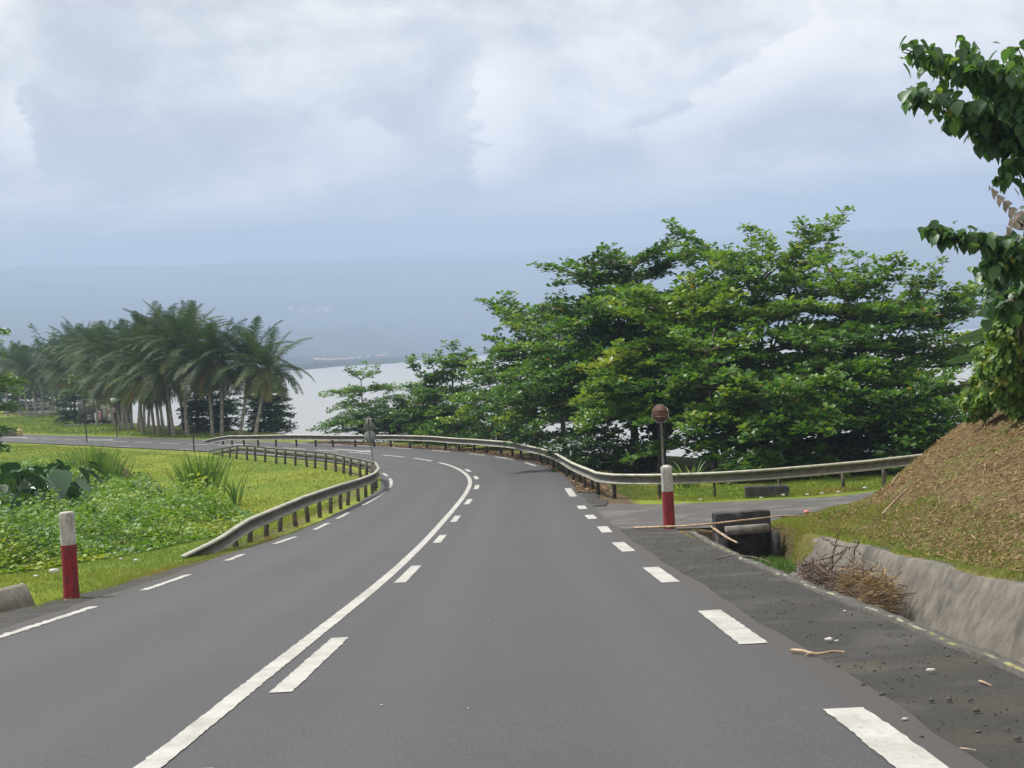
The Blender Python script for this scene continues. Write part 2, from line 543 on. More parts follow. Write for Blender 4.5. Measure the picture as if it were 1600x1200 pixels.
def shoulder_mat(name, c1, c2, moss=0.0):
    m, t, p = mat(name)
    co = t.node('ShaderNodeTexCoord').outputs['Object']
    c = t.mix(t.ss(t.noise(co, 60, 4, 0.7), 0.3, 0.7), c1, c2)
    c = t.mix(t.m('MULTIPLY', t.ss(t.noise(co, 1.1, 5, 0.6), 0.48, 0.66), 0.6), c, tuple(x * 1.7 for x in c2))
    c = t.mix(t.m('MULTIPLY', t.ss(t.noise(co, 2.6, 6, 0.65), 0.52, 0.72), 0.6), c, tuple(x * 0.6 for x in c1))
    if moss:
        c = t.mix(t.m('MULTIPLY', t.ss(t.noise(co, 0.8, 6, 0.65), 0.52, 0.7), moss), c, (0.10, 0.085, 0.03))
    t.put(p.inputs['Base Color'], c)
    p.inputs['Roughness'].default_value = 0.9
    b = t.node('ShaderNodeBump')
    b.inputs['Strength'].default_value = 0.9
    b.inputs['Distance'].default_value = 0.012
    t.l.new(t.noise(co, 45, 5, 0.7), b.inputs['Height'])
    t.l.new(b.outputs[0], p.inputs['Normal'])
    return m


def paint_mat():
    m, t, p = mat('road_paint')
    co = t.node('ShaderNodeTexCoord').outputs['Object']
    wear = t.noise(co, 30, 6, 0.75)
    big = t.noise(co, 2.5, 4, 0.6)
    c = t.mix(t.ss(big, 0.35, 0.7), (0.43, 0.43, 0.415), (0.31, 0.307, 0.29))
    c = t.mix(t.m('MULTIPLY', t.ss(t.noise(t.vm('MULTIPLY', co, (3, 0.6, 1)), 3.0, 6, 0.7), 0.45, 0.75), 0.6), c, (0.27, 0.265, 0.25))
    c = t.mix(t.m('MULTIPLY', t.ss(wear, 0.56, 0.68), 0.85), c, (0.12, 0.118, 0.115))
    t.put(p.inputs['Base Color'], c)
    p.inputs['Roughness'].default_value = 0.7
    return m


def ground_mat():
    m, t, p = mat('grassy_ground')
    co = t.node('ShaderNodeTexCoord').outputs['Object']
    dirt = t.node('ShaderNodeAttribute', attribute_name='dirt').outputs['Fac']
    g1 = t.noise(co, 0.16, 5, 0.6)
    g2 = t.noise(t.vm('MULTIPLY', co, (1, 2.4, 1)), 0.9, 6, 0.65)
    g3 = t.noise(co, 9, 5, 0.7)
    c = t.mix(t.ss(g1, 0.36, 0.64), (0.120, 0.180, 0.020), (0.205, 0.240, 0.027))
    c = t.mix(t.m('MULTIPLY', t.ss(g2, 0.5, 0.72), 0.55), c, (0.065, 0.125, 0.017))
    c = t.mix(t.m('MULTIPLY', t.ss(g3, 0.42, 0.75), 0.55), c, (0.095, 0.120, 0.022))
    c = t.mix(t.m('MULTIPLY', t.ss(t.noise(co, 0.5, 7, 0.7), 0.60, 0.72), 0.55), c, (0.23, 0.17, 0.075))
    d = t.ss(t.m('ADD', dirt, t.m('MULTIPLY', t.m('SUBTRACT', t.noise(co, 1.8, 6, 0.7), 0.5), 0.9)), 0.35, 0.65)
    soil = t.mix(t.ss(g3, 0.35, 0.65), (0.045, 0.036, 0.026), (0.15, 0.105, 0.06))
    c = t.mix(d, c, soil)
    t.put(p.inputs['Base Color'], c)
    p.inputs['Roughness'].default_value = 0.95
    p.inputs['Specular IOR Level'].default_value = 0.15
    b = t.node('ShaderNodeBump')
    b.inputs['Strength'].default_value = 0.8
    b.inputs['Distance'].default_value = 0.06
    t.l.new(t.noise(co, 7, 6, 0.7), b.inputs['Height'])
    t.l.new(b.outputs[0], p.inputs['Normal'])
    return m


def mound_mat():
    m, t, p = mat('mulched_earth')
    co = t.node('ShaderNodeTexCoord').outputs['Object']
    f1 = t.noise(co, 14, 6, 0.72)
    f2 = t.noise(co, 1.4, 5, 0.6)
    f3 = t.noise(t.vm('MULTIPLY', co, (1, 1, 2)), 0.55, 4, 0.6)
    c = t.mix(t.ss(f1, 0.3, 0.7), (0.060, 0.043, 0.023), (0.245, 0.185, 0.095))
    c = t.mix(t.m('MULTIPLY', t.ss(f3, 0.55, 0.68), 0.35), c, (0.15, 0.085, 0.038))
    gz = t.node('ShaderNodeAttribute', attribute_name='dirt').outputs['Fac']
    gm = t.ss(t.m('ADD', gz, t.m('MULTIPLY', t.m('SUBTRACT', f2, 0.5), 1.3)), 0.34, 0.70)
    c = t.mix(t.m('MULTIPLY', gm, 0.75), c, t.mix(t.ss(f1, 0.35, 0.65), (0.085, 0.105, 0.02), (0.20, 0.205, 0.035)))
    t.put(p.inputs['Base Color'], c)
    p.inputs['Roughness'].default_value = 0.95
    p.inputs['Specular IOR Level'].default_value = 0.1
    b = t.node('ShaderNodeBump')
    b.inputs['Strength'].default_value = 1.0
    b.inputs['Distance'].default_value = 0.05
    t.l.new(t.noise(co, 16, 6, 0.75), b.inputs['Height'])
    t.l.new(b.outputs[0], p.inputs['Normal'])
    return m


def wall_mat():
    m, t, p = mat('stained_concrete')
    co = t.node('ShaderNodeTexCoord').outputs['Object']
    uv = t.node('ShaderNodeAttribute', attribute_name='lane').outputs['Vector']
    f1 = t.noise(co, 5, 6, 0.65)
    st = t.noise(t.vm('MULTIPLY', uv, (0.8, 1.5, 0)), 1.0, 7, 0.68, 1.2)
    st2 = t.noise(t.vm('MULTIPLY', uv, (1.2, 9.0, 0)), 1.0, 5, 0.65, 0.3)
    c = t.mix(t.ss(f1, 0.3, 0.7), (0.100, 0.091, 0.077), (0.175, 0.160, 0.135))
    c = t.mix(t.m('MULTIPLY', t.ss(st, 0.47, 0.66), 0.75), c, (0.040, 0.039, 0.037))
    c = t.mix(t.m('MULTIPLY', t.ss(st2, 0.52, 0.8), 0.3), c, (0.07, 0.066, 0.06))
    c = t.mix(t.m('MULTIPLY', t.ss(t.noise(co, 1.4, 5, 0.7), 0.50, 0.75), 0.5), c, (0.10, 0.088, 0.065))
    t.put(p.inputs['Base Color'], c)
    p.inputs['Roughness'].default_value = 0.9
    b = t.node('ShaderNodeBump')
    b.inputs['Strength'].default_value = 0.5
    b.inputs['Distance'].default_value = 0.02
    t.l.new(t.noise(co, 25, 5, 0.7), b.inputs['Height'])
    t.l.new(b.outputs[0], p.inputs['Normal'])
    return m


def lip_mat():
    m, t, p = mat('mossy_lip')
    co = t.node('ShaderNodeTexCoord').outputs['Object']
    uv = t.node('ShaderNodeAttribute', attribute_name='lane').outputs['Vector']
    u, v, _ = t.sep(uv)
    f = t.noise(co, 4.0, 6, 0.75)
    c = t.mix(t.ss(t.noise(co, 20, 4, 0.7), 0.35, 0.65), (0.045, 0.043, 0.040), (0.085, 0.081, 0.074))
    band = t.m('SUBTRACT', 1.0, t.ss(t.m('ABSOLUTE', t.m('SUBTRACT', t.m('ADD', u, t.m('MULTIPLY', t.m('SUBTRACT', t.noise(co, 9, 3, 0.6), 0.5), 0.05)), 0.085)), 0.012, 0.034))
    k = t.m('MULTIPLY', band, t.m('MULTIPLY', t.ss(f, 0.46, 0.54), t.ss(t.noise(co, 1.3, 4, 0.7), 0.40, 0.55)))
    c = t.mix(k, c, t.mix(t.ss(t.noise(co, 0.9, 3, 0.6), 0.42, 0.58), (0.30, 0.29, 0.24), (0.22, 0.21, 0.06)))
    t.put(p.inputs['Base Color'], c)
    p.inputs['Roughness'].default_value = 0.95
    return m


def rail_mat():
    m, t, p = mat('weathered_rail')
    co = t.node('ShaderNodeTexCoord').outputs['Object']
    f = t.noise(co, 1.6, 6, 0.65)
    recess_shade = t.node('ShaderNodeAttribute', attribute_name='tint').outputs['Fac']
    c = t.mix(t.ss(f, 0.35, 0.65), (0.36, 0.36, 0.31), (0.50, 0.49, 0.41))
    c = t.mix(t.m('MULTIPLY', t.ss(t.noise(co, 6, 6, 0.7), 0.52, 0.68), 0.8), c, (0.14, 0.11, 0.065))
    c = t.mix(t.m('MULTIPLY', t.ss(t.noise(co, 0.5, 5, 0.7), 0.55, 0.7), 0.5), c, (0.36, 0.33, 0.16))
    c = t.mix(t.m('MULTIPLY', recess_shade, t.m('ADD', 0.6, t.m('MULTIPLY', t.noise(co, 3, 5, 0.6), 0.55)), clamp=True), c, (0.050, 0.046, 0.038))  # shade of the beam's recess painted into the rail colour, broken up by noise
    t.put(p.inputs['Base Color'], c)
    p.inputs['Roughness'].default_value = 0.6
    p.inputs['Metallic'].default_value = 0.1
    return m


def bollard_mat(name, base, dirt, k):
    m, t, p = mat(name)
    co = t.node('ShaderNodeTexCoord').outputs['Object']
    c = t.mix(t.ss(t.noise(co, 5, 5, 0.6), 0.3, 0.75), base, tuple(x * 0.78 for x in base))
    st = t.noise(t.vm('MULTIPLY', co, (14, 14, 3.0)), 1.0, 6, 0.7)
    c = t.mix(t.m('MULTIPLY', t.ss(st, 0.42, 0.66), k), c, dirt)
    c = t.mix(t.m('MULTIPLY', t.ss(t.noise(co, 17, 6, 0.75), 0.58, 0.64), 0.8), c, tuple(x * 0.5 for x in dirt))
    t.put(p.inputs['Base Color'], c)
    p.inputs['Roughness'].default_value = 0.8
    b = t.node('ShaderNodeBump')
    b.inputs['Strength'].default_value = 0.8
    b.inputs['Distance'].default_value = 0.015
    t.l.new(t.noise(co, 30, 5, 0.6), b.inputs['Height'])
    t.l.new(b.outputs[0], p.inputs['Normal'])
    return m


def water_mat():
    m, t, p = mat('sea_water')
    co = t.node('ShaderNodeTexCoord').outputs['Object']
    p.inputs['Base Color'].default_value = (0.26, 0.275, 0.28, 1)
    p.inputs['Roughness'].default_value = 0.30
    p.inputs['IOR'].default_value = 1.33
    n1 = t.noise(t.vm('MULTIPLY', co, (1, 1.6, 1)), 0.55, 4, 0.6)
    n2 = t.noise(t.vm('MULTIPLY', co, (1, 1.3, 1)), 0.09, 3, 0.5)
    h = t.m('ADD', t.m('MULTIPLY', n1, 0.45), t.m('MULTIPLY', n2, 1.2))
    b = t.node('ShaderNodeBump')
    b.inputs['Strength'].default_value = 1.0
    b.inputs['Distance'].default_value = 0.75
    t.l.new(h, b.inputs['Height'])
    t.l.new(b.outputs[0], p.inputs['Normal'])
    return m


def mountain_mat():
    m, t, p = mat('forested_slope')
    co = t.node('ShaderNodeTexCoord').outputs['Object']
    c = t.mix(t.ss(t.noise(co, 0.02, 6, 0.7), 0.35, 0.65), (0.020, 0.034, 0.020), (0.050, 0.070, 0.036))
    c = t.mix(t.m('MULTIPLY', t.ss(t.noise(co, 0.006, 5, 0.6), 0.55, 0.68), 0.5), c, (0.10, 0.09, 0.05))
    t.put(p.inputs['Base Color'], c)
    p.inputs['Roughness'].default_value = 1.0
    p.inputs['Specular IOR Level'].default_value = 0.0
    return m


M['road'] = road_mat()
M['shoulder'] = shoulder_mat('dark_shoulder', (0.015, 0.0147, 0.0145), (0.038, 0.0365, 0.0345), 0.2)
M['sideroad'] = shoulder_mat('worn_asphalt', (0.050, 0.049, 0.049), (0.092, 0.089, 0.086), 0.3)
M['paint'] = paint_mat()
M['ground'] = ground_mat()
M['mound'] = mound_mat()
M['drain'] = wall_mat()
M['lip'] = lip_mat()
M['rail'] = rail_mat()
M['post'] = simple('rail_post', (0.045, 0.042, 0.036), (0.13, 0.12, 0.10), 6, 0.8)
M['white'] = bollard_mat('bollard_white', (0.54, 0.54, 0.52), (0.22, 0.22, 0.21), 0.9)
M['red'] = bollard_mat('bollard_red', (0.30, 0.020, 0.028), (0.085, 0.022, 0.022), 0.8)
M['water'] = water_mat()
M['mountain'] = mountain_mat()

# ------------------------------------------------------------------ road geometry (metres, world space)
CEN = np.array([(-3.2, -30), (-2.35, -8), (-1.98, 5), (-1.95, 10), (-1.93, 18), (-1.95, 26), (-1.92, 33), (-1.85, 39), (-1.75, 45), (-1.70, 50), (-1.80, 53.5), (-2.10, 57), (-2.62, 60.5), (-3.25, 63.4), (-4.35, 67), (-5.6, 69.9), (-7.1, 72.9), (-9.6, 77.1), (-12.1, 81.1), (-15.6, 86.0), (-19.5, 91.0), (-24.8, 97.6), (-30.0, 104.2), (-36.0, 111.4), (-45, 122), (-60, 140), (-85, 170), (-130, 225)], dtype=float)


def catmull(P, step=0.5):
    out = []
    Q = np.vstack([2 * P[0] - P[1], P, 2 * P[-1] - P[-2]])
    for i in range(1, len(Q) - 2):
        n = max(2, int(np.linalg.norm(Q[i + 1] - Q[i]) / step))
        t = np.linspace(0, 1, n, endpoint=False)[:, None]
        out.append(0.5 * (2 * Q[i] + (Q[i + 1] - Q[i - 1]) * t + (2 * Q[i - 1] - 5 * Q[i] + 4 * Q[i + 1] - Q[i + 2]) * t ** 2 + (-Q[i - 1] + 3 * Q[i] - 3 * Q[i + 1] + Q[i + 2]) * t ** 3))
    out.append(P[-1:])
    return np.concatenate(out)


CL = catmull(CEN, 0.4)
for _ in range(3):
    CL[2:-2] = (CL[:-4] + CL[1:-3] + CL[2:-2] + CL[3:-1] + CL[4:]) / 5
_d = np.gradient(CL, axis=0)
_d /= np.linalg.norm(_d, axis=1)[:, None]
CN = np.stack([_d[:, 1], -_d[:, 0]], 1)          # right-hand normal
CS = np.concatenate([[0], np.cumsum(np.linalg.norm(np.diff(CL, axis=0), axis=1))])


def half_widths(s):
    """left and right distance of the edge lines from the centre line"""
    y = np.interp(s, CS, CL[:, 1])
    l = np.interp(y, [0, 20, 28, 34, 42, 50, 56, 62, 75, 95, 120], [3.3, 3.45, 3.5, 3.1, 3.05, 2.9, 3.0, 3.2, 3.1, 2.9, 2.8])
    r = np.interp(y, [0, 30, 50, 62, 75, 95, 120], [3.65, 3.7, 3.3, 3.1, 2.9, 2.8, 2.8])
    return l, r


def road_pt(s, off):
    x = np.interp(s, CS, CL[:, 0]); y = np.interp(s, CS, CL[:, 1])
    nx = np.interp(s, CS, CN[:, 0]); ny = np.interp(s, CS, CN[:, 1])
    return x + nx * off, y + ny * off


def ribbon(mb, s, offs, zoff, lane=None):
    """strip following the road: offs = list of arrays of lateral offsets"""
    cols = []
    for o in offs:
        x, y = road_pt(s, o)
        cols.append(np.stack([x, y, base_z(y) + zoff], 1))
    V = np.stack(cols, 1)
    n, k = V.shape[:2]
    idx = np.arange(n * k).reshape(n, k)
    q = np.stack([idx[:-1, :-1], idx[:-1, 1:], idx[1:, 1:], idx[1:, :-1]], -1).reshape(-1, 4)
    mb.add(V.reshape(-1, 3), q)
    if lane is not None:
        lane.append(np.stack([np.stack([np.broadcast_to(o, s.shape), s, s * 0], 1) for o in offs], 1).reshape(-1, 3))


def set_vec_attr(o, name, arr):
    a = o.data.attributes.new(name, 'FLOAT_VECTOR', 'POINT')
    a.data.foreach_set('vector', np.asarray(arr, dtype=np.float32).ravel())


def set_f_attr(o, name, arr):
    a = o.data.attributes.new(name, 'FLOAT', 'POINT')
    a.data.foreach_set('value', np.asarray(arr, dtype=np.float32).ravel())


S0, S1 = CS[0] + 1, CS[-1] - 2
ss_ = np.arange(S0, S1, 0.5)
hl, hr = half_widths(ss_)
mb, lane = MB(), []
wig = lambda s, k: 0.10 * np.sin(s * 0.9 + k) + 0.07 * np.sin(s * 2.3 + 2 * k) + 0.05 * np.sin(s * 5.1 + k)
fr = np.linspace(0, 1, 13)
el, er = -(hl + 0.38 + 0.3 * wig(ss_, 1)), hr + 0.32 + 0.2 * wig(ss_, 4)
ribbon(mb, ss_, [el + (er - el) * f for f in fr], 0.0, lane)
road = tag(mb.build('road', M['road'], smooth=True), 'grey asphalt road curving left round the bend', 'road', kind='structure')
set_vec_attr(road, 'lane', np.concatenate(lane))

ysr = lambda y: np.interp(y, CL[:140, 1], CS[:140])
s_of_y = lambda y: float(np.interp(y, CL[:, 1], CS))
# gravelly shoulders on both sides
mb = MB()
sr = np.arange(S0, s_of_y(29.6), 0.5)
l_, r_ = half_widths(sr)
ribbon(mb, sr, [r_ + 0.1, r_ + 0.6, r_ + 1.0, np.full_like(sr, 5.12) + 0 * sr], -0.012)
sr = np.arange(s_of_y(38.2), s_of_y(92), 0.5)
l_, r_ = half_widths(sr)
ww = np.interp(sr, [s_of_y(38), s_of_y(50), s_of_y(60), s_of_y(92)], [0.7, 1.0, 0.95, 0.5])
ribbon(mb, sr, [r_ + 0.1, r_ + ww * 0.5, r_ + ww + 0.8 * wig(sr, 2)], -0.012)
sl = np.arange(S0, s_of_y(33), 0.5)
l_, r_ = half_widths(sl)
ww = np.interp(sl, [s_of_y(0), s_of_y(19), s_of_y(24), s_of_y(33)], [1.3, 0.95, 0.62, 0.12])
ribbon(mb, sl, [-(l_ + 0.1), -(l_ + 0.1 + 0.5 * ww), -(l_ + 0.1 + ww + 0.7 * wig(sl, 3))], -0.012)
shoulder = tag(mb.build('road_shoulder', M['shoulder'], smooth=True), 'dark gritty road shoulder', 'road', kind='structure')
# worn side road that branches off to the right
near = catmull(np.array([(1.6, 28.6), (3.2, 28.9), (4.1, 28.6), (5.0, 29.0), (5.8, 30.8), (7.0, 32.2), (8.6, 34.0), (11, 37.2), (16, 42), (30, 54)], dtype=float), 0.4)
far = catmull(np.array([(1.5, 39.6), (2.6, 39.2), (3.4, 38.2), (4.9, 37.5), (6.6, 37.2), (8.3, 37.3), (9.4, 38.0), (12, 40.2), (17, 44.6), (31, 57)], dtype=float), 0.4)
k = 90
near = near[np.linspace(0, len(near) - 1, k).astype(int)]
far = far[np.linspace(0, len(far) - 1, k).astype(int)]
mb = MB()
cols = []
for f in np.linspace(0, 1, 16):
    xy = near * (1 - f) + far * f
    cols.append(np.stack([xy[:, 0], xy[:, 1], base_z(xy[:, 1]) - 0.032 + 0.006 * np.sin(xy[:, 0] * 1.3 + xy[:, 1])], 1))
V = np.stack(cols, 1)
idx = np.arange(k * 16).reshape(k, 16)
mb.add(V.reshape(-1, 3), np.stack([idx[:-1, :-1], idx[1:, :-1], idx[1:, 1:], idx[:-1, 1:]], -1).reshape(-1, 4))
side_road = tag(mb.build('side_road', M['sideroad'], smooth=True), 'worn asphalt side road branching right past the mound', 'road', kind='structure')

# painted markings, children of the road
def strip(mb, s0, s1, o0, o1, z=0.006, rough=0.004):
    n = max(3, int((s1 - s0) / 0.07) + 1)
    s = np.linspace(s0, s1, n)
    j0 = rng.normal(0, rough, n); j1 = rng.normal(0, rough, n)
    a = (o0(s) if callable(o0) else np.full(n, o0)) + j0
    b = (o1(s) if callable(o1) else np.full(n, o1)) + j1
    ribbon(mb, s, [a, b], z)


mb = MB()
strip(mb, s_of_y(-20), s_of_y(61.5), -0.07, 0.075)
mb.build('centre_line', M['paint'], road)
mb = MB()
y0 = 10.8
for ya, yb in ((-2.2, 0.8), (4.3, 7.3 - 0.3), (9.45, 12.6), (18.9, 22.2), (28.0, 30.3), (34.6, 36.9), (41.5, 43.8), (48.2, 50.2), (53.2, 55.0), (57.6, 59.2)):
    strip(mb, s_of_y(ya), s_of_y(yb), 0.20, 0.36)
s = s_of_y(61.5)
while s < s_of_y(150):
    strip(mb, s, s + 3.0, -0.07, 0.09)
    s += 4.35
mb.build('broken_centre_line', M['paint'], road)
re_ = lambda d: (lambda s: half_widths(s)[1] + d)
le_ = lambda d: (lambda s: -half_widths(s)[0] + d)
mb = MB()
for ya, yb in ((-6.5, -3.4), (-0.6, 2.2), (4.95, 7.75), (10.7, 13.3), (16.7, 19.3), (22.9, 25.4), (28.4, 30.4), (33.1, 34.6), (37.0, 38.4), (42.5, 46.5)):
    strip(mb, s_of_y(ya), s_of_y(yb), re_(-0.09), re_(0.13))
s = s_of_y(58.5)
while s < s_of_y(90):
    strip(mb, s, s + 2.6 + rng.uniform(-.6, .4), re_(-0.07), re_(0.08))
    s += 4.3
for ya, yb in ((-4, -0.5), (5, 8), (13.6, 17.6), (20.0, 22.9), (26.0, 27.6), (30.3, 32.3), (34.4, 36.6), (38.2, 40.5), (43.5, 49.4), (51.0, 56.5), (58.0, 60.0), (62, 65), (68, 71), (78, 80), (88, 90), (96, 97.5)):
    strip(mb, s_of_y(ya), s_of_y(yb), le_(-0.08), le_(0.045), rough=0.012)
mb.build('edge_line', M['paint'], road)
for sy, off in ((78.3, 0.75), (91.6, 0.7), (107.8, 0.65), (120.5, 0.5)):
    s = s_of_y(sy)
    mb = MB()
    # merge arrow: shaft with a slanted head
    strip(mb, s - 2.6, s + 1.1, off - 0.10, off + 0.12)
    strip(mb, s - 3.9, s - 2.6, lambda t: off + 0.0 - 0.9 * (t - (s - 3.9)) / 1.3 * 0.45, lambda t: off + 0.05 + 0.85 * (t - (s - 3.9)) / 1.3 * 0.45)
    mb.build('lane_arrow', M['paint'], road)

# ------------------------------------------------------------------ terrain
def seg_dist(P, A):
    """distance of points P (N,2) to polyline A and the side (+ = left of travel)"""
    best = np.full(len(P), 1e9)
    side = np.zeros(len(P))
    for i in range(len(A) - 1):
        a, b = A[i], A[i + 1]
        ab = b - a
        t = np.clip(((P - a) @ ab) / (ab @ ab), 0, 1)
        c = a + t[:, None] * ab
        d = np.linalg.norm(P - c, axis=1)
        cr = ab[0] * (P[:, 1] - a[1]) - ab[1] * (P[:, 0] - a[0])
        m = d < best
        best[m] = d[m]
        side[m] = np.sign(cr[m])
    return best, side


def vnoise(x, y, sc, seed=0):
    """cheap smooth value noise"""
    r = np.random.default_rng(seed)
    T = r.random((64, 64))
    x = np.asarray(x) / sc; y = np.asarray(y) / sc
    xi = np.floor(x).astype(int); yi = np.floor(y).astype(int)
    fx = x - xi; fy = y - yi
    fx = fx * fx * (3 - 2 * fx); fy = fy * fy * (3 - 2 * fy)
    g = lambda i, j: T[i % 64, j % 64]
    return (g(xi, yi) * (1 - fx) + g(xi + 1, yi) * fx) * (1 - fy) + (g(xi, yi + 1) * (1 - fx) + g(xi + 1, yi + 1) * fx) * fy - 0.5


def smooth01(x):
    x = np.clip(x, 0, 1)
    return x * x * (3 - 2 * x)


LAND = np.array([(320, 40), (60, 52), (20, 57), (11, 57), (8, 59.5), (5.2, 63), (2.3, 68), (-0.9, 75.5), (-6.0, 83.0), (-12, 90.0), (-16, 95), (-17.3, 101), (-18.5, 106), (-28, 124), (-36, 136), (-52, 171), (-75, 220), (-120, 300), (-420, 440)], dtype=float)
CLs = CL[::3]


def ground_z(x, y):
    x = np.asarray(x, dtype=float).ravel(); y = np.asarray(y, dtype=float).ravel()
    P = np.stack([x, y], 1)
    z = base_z(y)
    d, sd = seg_dist(P, LAND)
    sea = np.where(sd < 0, d, 0)
    rd, rs = seg_dist(P, CLs)
    flat = 1 - ((x > 1.2) & (x < 30) & (y > 27.5) & (y < 41))
    z = z + (0.10 * vnoise(x, y, 5, 1) + 0.05 * vnoise(x, y, 1.3, 2)) * smooth01((rd - 4.6) / 2) * flat
    z = z - 0.05
    z = z - smooth01(sea / 9.0) * 4.4 - np.clip(sea - 9, 0, 60) * 0.05 - sea * 0.02
    # inner field dips a little
    inner = np.where((rs > 0) & (y > 26), smooth01((rd - 6) / 9), 0)
    z = z - inner * 0.25
    # right-hand drain
    xc = np.interp(y, [-30, 0, 10, 20, 29], [2.95, 3.05, 3.1, 3.2, 3.55])
    w = (smooth01((x - xc + 0.05) / 0.2) * (1 - smooth01((x - xc - 1.55) / 0.3))) * (1 - smooth01((y - 28.25) / 0.3))
    fill = smooth01((y - 22.2) / 2.4) * 0.22 * (1 - smooth01((y - 26.2) / 1.0))
    z = z - w * (0.95 - fill)
    # hidden under the mound and its retaining wall
    # left-hand drain
    xl = np.interp(y, [-30, 17, 22], [-6.0, -6.35, -6.8])
    wl = smooth01((xl + 0.1 - x) / 0.2) * (1 - smooth01((xl - 0.75 - x) / 0.25)) * (1 - smooth01((y - 20.6) / 0.8))
    z = z - wl * 0.55
    return z, rd, rs, sea


def lines(*seg):
    out = []
    for a, b, st in seg:
        out.append(np.arange(a, b, st))
    return np.concatenate(out)


gx = lines((-420, -60, 12), (-60, -12, 0.7), (-12, -4, 0.16), (-4, 2.4, 0.8), (2.4, 6, 0.1), (6, 14, 0.35), (14, 60, 1.2), (60, 330, 15))
gy = lines((-40, 0, 1.0), (0, 5, 0.5), (5, 30, 0.25), (30, 60, 0.4), (60, 112, 0.6), (112, 200, 1.8), (200, 440, 10))
X, Y = np.meshgrid(gx, gy)
Z, RD, RS, SEA = ground_z(X, Y)
idx = np.arange(X.size).reshape(X.shape)
mb = MB()
mb.add(np.stack([X.ravel(), Y.ravel(), Z], 1), np.stack([idx[:-1, :-1], idx[:-1, 1:], idx[1:, 1:], idx[1:, :-1]], -1).reshape(-1, 4))
ground = tag(mb.build('ground', M['ground'], smooth=True), 'grassy ground sloping to the shore', 'ground', kind='structure')
xf, yf = X.ravel(), Y.ravel()
dirt = 0.55 * np.exp(-((RD - 4.2) / 0.7) ** 2) + smooth01(SEA / 1.5) * 0.9
dirt += 0.5 * ((xf > 2) & (xf < 6) & (yf > 38) & (yf < 50)) * np.exp(-((RD - 4.6) / 1.0) ** 2)
dirt += 0.55 * np.exp(-((RD - 4.6) / 1.1) ** 2) * (RS < 0) * (yf > 52) * (yf < 90)
dirt += 0.75 * ((xf > 3.3) & (xf < 5.6) & (yf < 29) & (yf > 5))
dirt += 0.4 * ((xf > 3) & (xf < 14) & (yf > 41) & (yf < 60))
set_f_attr(ground, 'dirt', np.clip(dirt, 0, 1))

mb = MB()
wx, wy = np.linspace(-5400, 5400, 60), np.concatenate([np.linspace(-60, 400, 60), np.linspace(420, 6500, 50)])
X, Y = np.meshgrid(wx, wy)
idx = np.arange(X.size).reshape(X.shape)
mb.add(np.stack([X.ravel(), Y.ravel(), np.zeros(X.size)], 1), np.stack([idx[:-1, :-1], idx[:-1, 1:], idx[1:, 1:], idx[1:, :-1]], -1).reshape(-1, 4))
tag(mb.build('sea', M['water']), 'pale calm sea in the bay', 'water', kind='structure')

# far mountain across the bay
SHORE = np.array([(-5500, 900), (-900, 900), (-350, 930), (-145, 1040), (-95, 1420), (-37, 2050), (300, 2400), (900, 2600), (5500, 2800)], dtype=float)
mx = np.linspace(-5400, 5400, 230)
my = np.concatenate([np.linspace(880, 2600, 90), np.linspace(2640, 6500, 90)])
X, Y = np.meshgrid(mx, my)
xf, yf = X.ravel(), Y.ravel()
d, sd = seg_dist(np.stack([xf, yf], 1), SHORE)
inland = np.where(sd > 0, d, -d)
ridge = 400 + 70 * vnoise(xf, yf * 0, 1500, 5) + 40 * vnoise(xf, yf * 0, 560, 15)
h = 4 + ridge * smooth01(np.clip(inland - 60, 0, None) / np.interp(xf, [-5400, -100, 900, 5400], [4300, 4200, 3000, 2800])) ** 0.85
h += (26 * vnoise(xf, yf, 260, 6) + 12 * vnoise(xf, yf, 90, 7) + 6 * vnoise(xf, yf, 45, 8)) * smooth01(inland / 500)
h = np.where(inland > 0, h, -6 + np.clip(inland, -3, 0))
h = np.minimum(h, 455)
mb = MB()
idx = np.arange(X.size).reshape(X.shape)
mb.add(np.stack([xf, yf, h], 1), np.stack([idx[:-1, :-1], idx[:-1, 1:], idx[1:, 1:], idx[1:, :-1]], -1).reshape(-1, 4))
tag(mb.build('mountain', M['mountain'], smooth=True), 'hazy forested mountain across the bay', 'mountain', kind='structure')

# brown mulched mound on the right
TOE = np.array([(4.15, -30), (4.3, 5), (4.42, 12.6), (4.60, 18), (4.62, 21), (4.75, 23.2), (5.15, 26), (5.9, 29), (6.9, 31.6), (8.3, 34.4), (11.0, 38.0), (16, 43), (30, 56)], dtype=float)


def mound_z(x, y):
    x = np.asarray(x, dtype=float).ravel(); y = np.asarray(y, dtype=float).ravel()
    d, sd = seg_dist(np.stack([x, y], 1), TOE)
    t = np.where(sd < 0, d, -d)
    slope = np.interp(y, [0, 14, 22, 28, 34], [0.52, 0.56, 0.70, 0.95, 1.05])
    apron = np.interp(y, [0, 20, 24, 28, 32, 36], [0.1, 0.15, 0.6, 0.8, 0.5, 0.2])
    tt = np.clip(t - apron, 0, None)
    hh = 0.10 * np.clip(t, 0, apron) + slope * (np.sqrt(tt ** 2 + 0.25) - 0.5)
    hmax = 5.2
    hh = hmax * (1 - np.exp(-hh / hmax * 1.05))
    top = np.interp(y, [0, 12, 20, 24, 30], [0.12, 0.14, 0.16, 0.10, 0.04])
    z = base_z(y) + top * smooth01((t + 0.1) / 0.2) + hh
    z = z + (0.10 * vnoise(x, y, 1.2, 11) + 0.05 * vnoise(x, y, 0.4, 12)) * smooth01(t / 0.8)
    z = np.where(t < 0, z - 1.6 * smooth01(-t / 0.35), z)
    return z, t


